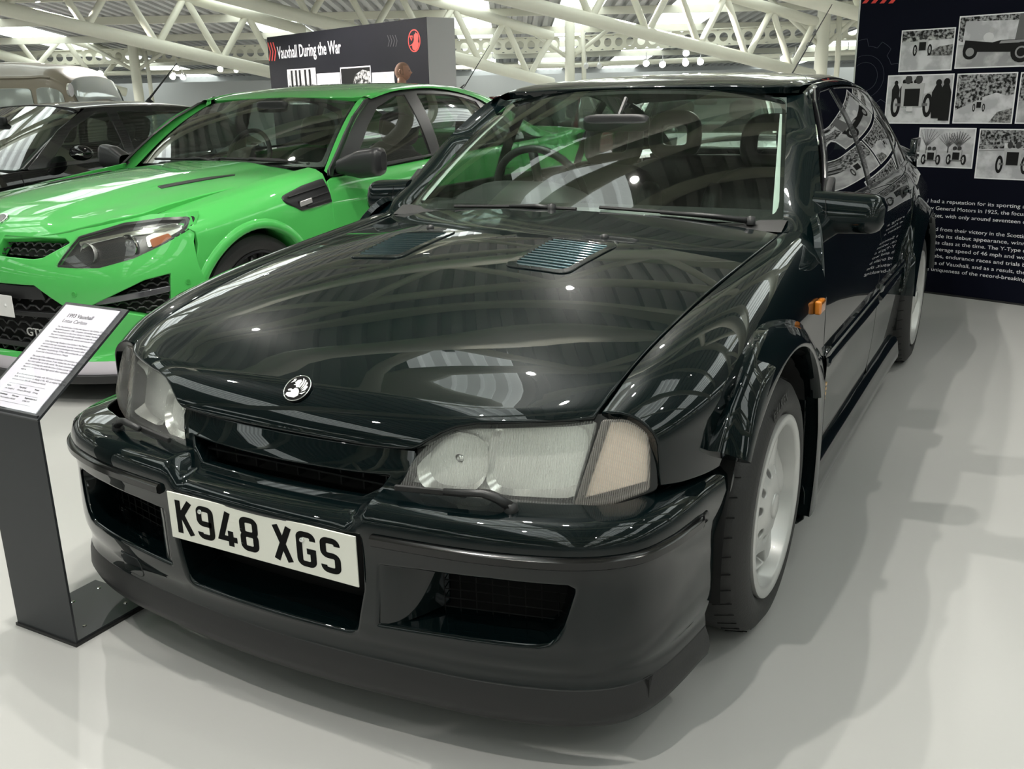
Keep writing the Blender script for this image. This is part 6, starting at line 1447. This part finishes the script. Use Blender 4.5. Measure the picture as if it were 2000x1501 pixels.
# ================================================================ cars further back
def simple_car(name, label, loc, rot, pm, hw=.84, nose=-.78, tail=3.25, wb=2.55, belt=(.86, .94), cowl=(.50, .90), abase=.56, atop=(1.22, 1.285), roofz=1.345, roof_r=(2.75, 1.24), tail_z=.90, wins=None, wheel=.30, chrome=False, wheel_m=None, rail=.60):
    t = thing(name, loc, label, 'car', rotz=rot)
    ys = [nose+.02, nose+.12, nose+.32, -.2, 0, .3, .8, 1.5, 2.2, wb, tail-.35, tail-.12, tail]
    of = [-.22, -.10, -.03, -.005, 0, 0, 0, 0, 0, 0, -.03, -.09, -.18]
    zz = [.15, .20, .32, .46, .60, .72, .80, .88]
    bl = lambda y: float(np.interp(y, [nose, nose+.3, cowl[0], tail-.2, tail], [.64, .74, belt[0], belt[1], belt[1]-.03]))
    def col(y, o):
        b = bl(y); x = hw+o; k = (b-.15)/.73
        return [(x+d, y, .15+(z-.15)*k) for z, d in zip(zz, (-.05, -.03, -.01, 0, 0, -.004, -.016, -.045))]
    S = Surf(ys, zz, [col(y, o) for y, o in zip(ys, of)]); fz = lambda y, z: (y, .15+(z-.15)*.73/(bl(y)-.15))
    ar = wheel+.055; A = lambda c, a0, a1, n=18: [fz(*p) for p in arch_pts((c, wheel), ar, a0, a1, n)]
    pts = []
    side = [(nose+.03, .20), (nose+.03, .55), (nose+.03, .87)]+[(y, .875) for y in np.linspace(nose+.2, tail-.1, 12)]+[(tail-.04, .6), (tail-.04, .22)]+A(wb, -15, 195)+A(0, -15, 195)
    pts.append(panel('body_side', S, side, pm, t, h=.08, out=OUTX, r=.006, depth=.02))
    for yy in (cowl[0]+.12, 1.55, 2.35):
        L = [(yy, z) for z in np.linspace(.24, .86, 14)]; pts.append(strip('door_gap', S, L, [(-.003, -.002), (-.003, .0012), (.003, .0012), (.003, -.002)], DARK, t))
    for c in (0, wb):
        G = [[(x, c+ar*math.cos(a), wheel+ar*math.sin(a)) for x in (hw-.32, hw-.02)] for a in np.linspace(-.25, math.pi+.25, 20)]; m = MB().grid(G); m.add([g[0] for g in G], [list(range(20))]); pts.append(m.build('arch_liner', DARK, t))
        pts += plain_wheel(t, hw-.012, c, wheel, wheel*.66, .2, wheel_m or BRIM)
    bx = [0, .3, .55, hw-.10, hw-.05]; bv = [0, .1, .3, .6, 1.0]
    bon = sym_surf(bx, bv, [[(x, nose+(cowl[0]+.12-nose)*v+.10*(x/hw)**3*(1-v), .66+(cowl[1]-.66)*(v**.55)-(.03+.02*v)*(x/hw)**2.5) for v in bv] for x in bx])
    panel('bonnet', bon, [(-hw+.06, .02), (hw-.06, .02), (hw-.06, .98), (-hw+.06, .98)], pm, t, h=.08, out=UP, r=.006, depth=.02)
    fx = [0, .4, .65, hw-.08]; fas = sym_surf(fx, [.16, .3, .5, .66], [[(x, nose-.05+.05*(x/hw)**2+.16*(x/hw)**5+d, z) for z, d in ((.16, .03), (.30, 0), (.50, 0), (.66, .05))] for x in fx])
    fo = panel('front_fascia', fas, [(-hw+.08, .17), (hw-.08, .17), (hw-.08, .655), (-hw+.08, .655)], pm, t, h=.08, out=(0, -1, 0), r=.006, depth=.02)
    panel('grille', shifted(fas, [0, -.006, 0]), rounded([(-.38, .50), (.38, .50), (.40, .60), (-.40, .60)], .02), CHROME if chrome else BLKT, fo, h=.08, out=(0, -1, 0), r=.004, depth=.01)
    for sx in (1, -1): panel('headlamp', shifted(fas, [0, -.008, 0]), rounded([(sx*.45, .49), (sx*(hw-.12), .52), (sx*(hw-.12), .63), (sx*.46, .60)], .03), mat('far_lamp', (.6, .6, .58), .1, .6), fo, h=.08, out=(0, -1, 0), r=.006, depth=.01)
    ax, az = hw-.09, belt[0]+.01
    def w(fr, v):
        k = v/.72; x = (ax+(rail-.01-ax)*k)*fr; return (x, abase+(atop[0]-abase)*k+(.10-.03*k)*fr**2.4, cowl[1]-.005+(atop[1]+.03-cowl[1])*k-(.015+.02*k)*fr**2.2+.02*math.sin(math.pi*k))
    W = sym_surf(WFR, WSV, [[w(f_, v) for v in WSV] for f_ in WFR]); L = rounded([(-.97, 0), (.97, 0), (.965, .71), (-.965, .71)], .03)
    panel('windscreen', W, L, GLASS, t, h=.1, out=(0, -1, .8), r=.002, depth=.003)
    panel('windscreen_surround', shifted(W, [0, .006, -.006]), L, mat('screen_frit') if not chrome else CHROME, t, holes=[rounded([(-.94, .03), (.94, .03), (.94, .68), (-.94, .68)], .04)], h=.1, out=(0, -1, .8), r=.001, depth=.002)
    ry = [atop[0]-.02, atop[0]+.15, (atop[0]+roof_r[0])/2, roof_r[0]-.2, roof_r[0]+.05]; rz = [atop[1]+.028, roofz-.012, roofz, roof_r[1]+.05, roof_r[1]]
    R_ = sym_surf([0, .3, .48, rail-.02, rail+.02], ry, [[(x, y, z-d) for y, z in zip(ry, rz)] for x, d in ((0, 0), (.3, .008), (.48, .022), (rail-.02, .045), (rail+.02, .07))])
    panel('roof', R_, [(-rail, ry[0]+.03), (rail, ry[0]+.03), (rail, ry[-1]), (-rail, ry[-1])], pm, t, h=.08, out=UP, r=.004, depth=.02)
    gy = [abase-.1, abase+.2, atop[0]-.2, atop[0], 1.7, 2.2, roof_r[0]-.2, roof_r[0]+.1, roof_r[0]+.4]
    rl_ = lambda y: float(interp([abase-.1, atop[0], (atop[0]+roof_r[0])/2, roof_r[0]-.2, roof_r[0]+.1, roof_r[0]+.4], [atop[1]+.01, atop[1]+.01, roofz-.045, roof_r[1]+.02, roof_r[1]-.06, roof_r[1]-.2], y)[0])
    G_ = Surf(gy, GT, [[(hw-.05+(rail+.02-hw+.05)*q+.02*math.sin(math.pi*q), y, bl(y)+(rl_(y)-bl(y))*q) for q in GT] for y in gy]); gz = lambda y, q: (y, q)
    wl2 = wins or [[(abase+.30, .06), (1.48, .06), (1.48, .90), (atop[0]+.10, .90), (atop[0]-.18, .60)], [(1.56, .06), (2.28, .06), (2.20, .86), (1.56, .90)], [(2.36, .08), (roof_r[0]-.05, .12), (2.5, .70), (2.29, .80)]]
    fr_ = [(abase+.12, .0), (roof_r[0]+.22, .0), (roof_r[0]-.02, .55), (roof_r[0]-.25, .97), (1.8, .99), (atop[0]+.05, .98), (atop[0]-.28, .60)]
    for i, q in enumerate(wl2): pts.append(panel('side_window', G_, rounded(q, .02), SIDE_GLASS, t, h=.1, out=SGX, r=.002, depth=.004))
    pts.append(panel('window_frame', shifted(G_, [.004, 0, 0]), rounded(fr_, .02), CHROME if chrome else mat('gloss_black_trim'), t, holes=[rounded(q, .02) for q in wl2], h=.07, out=SGX, r=.004, depth=.012))
    a1 = [w(.985, v) for v in (0, .25, .5, .70)]; a2 = [tuple(G_(np.array([p]))[0]) for p in ((abase+.14, .02), (atop[0]-.35, .42), (atop[0]-.16, .74), (atop[0]+.02, .97))]; q = pill('a_pillar', a1, a2, pm, t); pts.append(q)
    e1 = [(rail-.01, y, float(np.interp(y, ry, rz))-.055) for y in np.linspace(atop[0], roof_r[0], 5)]; e2 = [tuple(G_(np.array([(y, .97)]))[0]) for y in np.linspace(atop[0], roof_r[0]-.05, 5)]; pts.append(pill('roof_rail', e1, e2, pm, t))
    c1 = [(rail-.02, roof_r[0]-.25, roof_r[1]+.0), (rail-.03, roof_r[0]+.1, roof_r[1]-.10), (rail+.05, tail-.22, tail_z+.02)]; c2 = [tuple(G_(np.array([p]))[0]) for p in ((roof_r[0]-.25, .97), (roof_r[0]-.02, .55), (roof_r[0]+.22, .02))]; pts.append(pill('c_pillar', c1, c2, pm, t))
    rs = sym_surf([0, .35, rail], [0, .5, 1], [[(x, roof_r[0]+.05+(tail-.12-roof_r[0]-.05)*v, roof_r[1]+(tail_z-roof_r[1])*v-(.03 if x > .4 else 0)) for v in (0, .5, 1)] for x in (0, .35, rail)]); panel('rear_screen', rs, [(-rail+.03, .02), (rail-.03, .02), (rail-.03, .9), (-rail+.03, .9)], SIDE_GLASS, t, h=.1, out=(0, 1, 1), r=.002, depth=.002)
    tg = sym_surf([0, .5, hw-.08], [0, .3, .6, 1], [[(x, tail-.1+d-(.1 if x > .6 else 0), z) for z, d in ((tail_z, 0), (.75, .08), (.45, .11), (.18, .05))] for x in (0, .5, hw-.08)]); panel('tailgate', tg, [(-hw+.09, 0), (hw-.09, 0), (hw-.09, 1), (-hw+.09, 1)], pm, t, h=.1, out=(0, 1, 0), r=.004, depth=.02)
    for o in pts: mirrored(o, t)
    MB().box(-hw+.1, hw-.1, nose+.1, tail-.1, .14, .19).build('underbody', DARK, t)
    cabin(t, abase+.02, cowl[1]-.02, w=hw-.2, seats=(1.62, 2.38))
    return t
BLACKP = paint('black_paint', (.003, .003, .0035), rough=.35)
hatch = simple_car('hatchback_car', 'glossy black hatchback parked beyond the bright green saloon', (-5.60, 1.46, 0), -.02, BLACKP, hw=.86, tail=3.15, cowl=(.46, .895), abase=.52, atop=(1.27, 1.275), roofz=1.325, roof_r=(2.70, 1.23), belt=(.87, .96))
G = []
for tt in np.linspace(0, 1, 16):
    k = max(.05, math.sqrt(max(0, 1-(2*tt-.9)**2*.9))); x = .86+.20*tt; G.append([(x, .98+.06*k*math.cos(a), .975+.055*k*math.sin(a)) for a in np.linspace(0, 2*math.pi, 21)])
hm = MB().grid(G).build('door_mirror', BLACKP, hatch, smooth=True); MB().tube([(.93, .918, .962), (1.04, .925, .968)], .008, 8).build('mirror_indicator', CHROME, hm, smooth=True); mirrored(hm, hatch)
ha = MB().lathe([(.05, -.01), (.035, .008), (.012, .03), (0, .04)], c=(.18, 2.28, 1.305), n=14).build('roof_aerial', PLASTIC, hatch, smooth=True); MB().tube([(.18, 2.28, 1.33), (.30, 2.52, 1.62)], [.010, .004], 6).build('aerial_rod', PLASTIC, ha)
simple_car('classic_saloon', 'pale silver classic saloon with chrome trim parked behind the dark saloon', (-1.6, 7.0, 0), .25, paint('silver_paint', (.42, .46, .44), metal=.3), chrome=True, wheel_m=CHROME, roofz=1.36, hw=.80)
simple_car('maroon_saloon', 'maroon saloon parked beside the pale silver classic', (-4.2, 7.6, 0), .1, paint('maroon_paint', (.10, .008, .010)), hw=.82, chrome=True, wheel_m=CHROME)

# ---- old beige van seen over the black hatchback
van = thing('delivery_van', tuple(hall(-6.38, 11.6, 0)), 'beige old delivery van with rounded roof behind the black hatchback', 'van', rotz=-YAW)
VP = mat('van_paint', (.36, .32, .25), .4, coat=.5)
def vsec(x):
    """cross-section of the van at x (front at +x): half outline from sill to roof centre"""
    top = float(interp([-2.3, -1.0, .3, 1.0, 1.35, 1.58, 1.68, 1.75], [1.74, 1.78, 1.78, 1.765, 1.725, 1.62, 1.40, 1.0], x)[0]); w = float(interp([-2.3, -2.0, 1.0, 1.55, 1.75], [.74, .80, .80, .78, .70], x)[0])
    wl = [(w, .28), (w+.01, .6), (w, .95), (w-.04, min(1.49, top-.20)), (w-.08, min(1.60, top-.13)), (w-.20, top-.055), (w-.45, top-.014), (0, top)]
    return [(x, -a, z) for a, z in wl]+[(x, a, z) for a, z in wl[-2::-1]]
vx = [-2.3, -2.2, -1.6, -1.0, -.4, .2, .7, 1.1, 1.3, 1.45, 1.58, 1.66, 1.72, 1.75]
vs = Surf(vx, list(range(15)), [vsec(x) for x in vx]); gg = np.array([[vs(np.array([(x, v)]))[0] for v in np.linspace(0, 14, 57)] for x in np.linspace(-2.3, 1.75, 71)])
vb = MB().grid(gg); vb.add(gg[0], [list(range(57))]); vb.add(gg[-1], [list(range(57))]); vb.build('van_body', VP, van, smooth=True)
def vpanel(name, x0, x1, v0, v1, m, off=.012, r_=.06):
    lo = rounded([(x0, v0), (x1, v0), (x1-.04, v1), (x0, v1)], r_); return panel(name, shifted(vs, [0, -off, 0]), lo, m, van, h=.12, out=(0, -1, .3), r=.004, depth=.01)
for x0, x1 in ((.86, 1.27), (1.30, 1.60)): vpanel('side_window', x0, x1, 2.30, 2.96, mat('van_glass', (.50, .54, .52), .08, .3), .014); 
strip('roof_gutter', shifted(vs, [0, -.002, 0]), [(x, 3.55) for x in np.linspace(-2.2, 1.45, 40)], [(-.012, 0), (-.012, .018), (.012, .018), (.012, 0)], VP, van, out=(0, -1, .2))
strip('door_edge', vs, [(.78, v) for v in np.linspace(.4, 3.4, 12)], [(-.004, -.002), (-.004, .002), (.004, .002), (.004, -.002)], DARK, van, out=(0, -1, .2))
MB().tube([(1.66, -.76, 1.40), (1.72, -.90, 1.44)], .01, 6).build('mirror_arm', CHROME, van); MB().tube([(1.71, -.91, 1.45), (1.73, -.91, 1.45)], .07, 14).build('door_mirror', CHROME, van)
panel('windscreen', shifted(vs, [.015, 0, .01]), rounded([(1.60, 4.2), (1.69, 4.2), (1.69, 9.8), (1.60, 9.8)], .03), mat('van_glass'), van, h=.2, out=(1, 0, .3), r=.003, depth=.01)
for x in (-1.5, 1.15):
    for sy in (-1, 1): MB().lathe([(.14, -.09), (.29, -.08), (.31, -.02), (.31, .06), (.28, .09), (.16, .09), (.14, .06), (0, .05)], c=(x, sy*.70, .31), axis='y', n=32).build('van_wheel', TYRE, van, smooth=True, sharp=40)
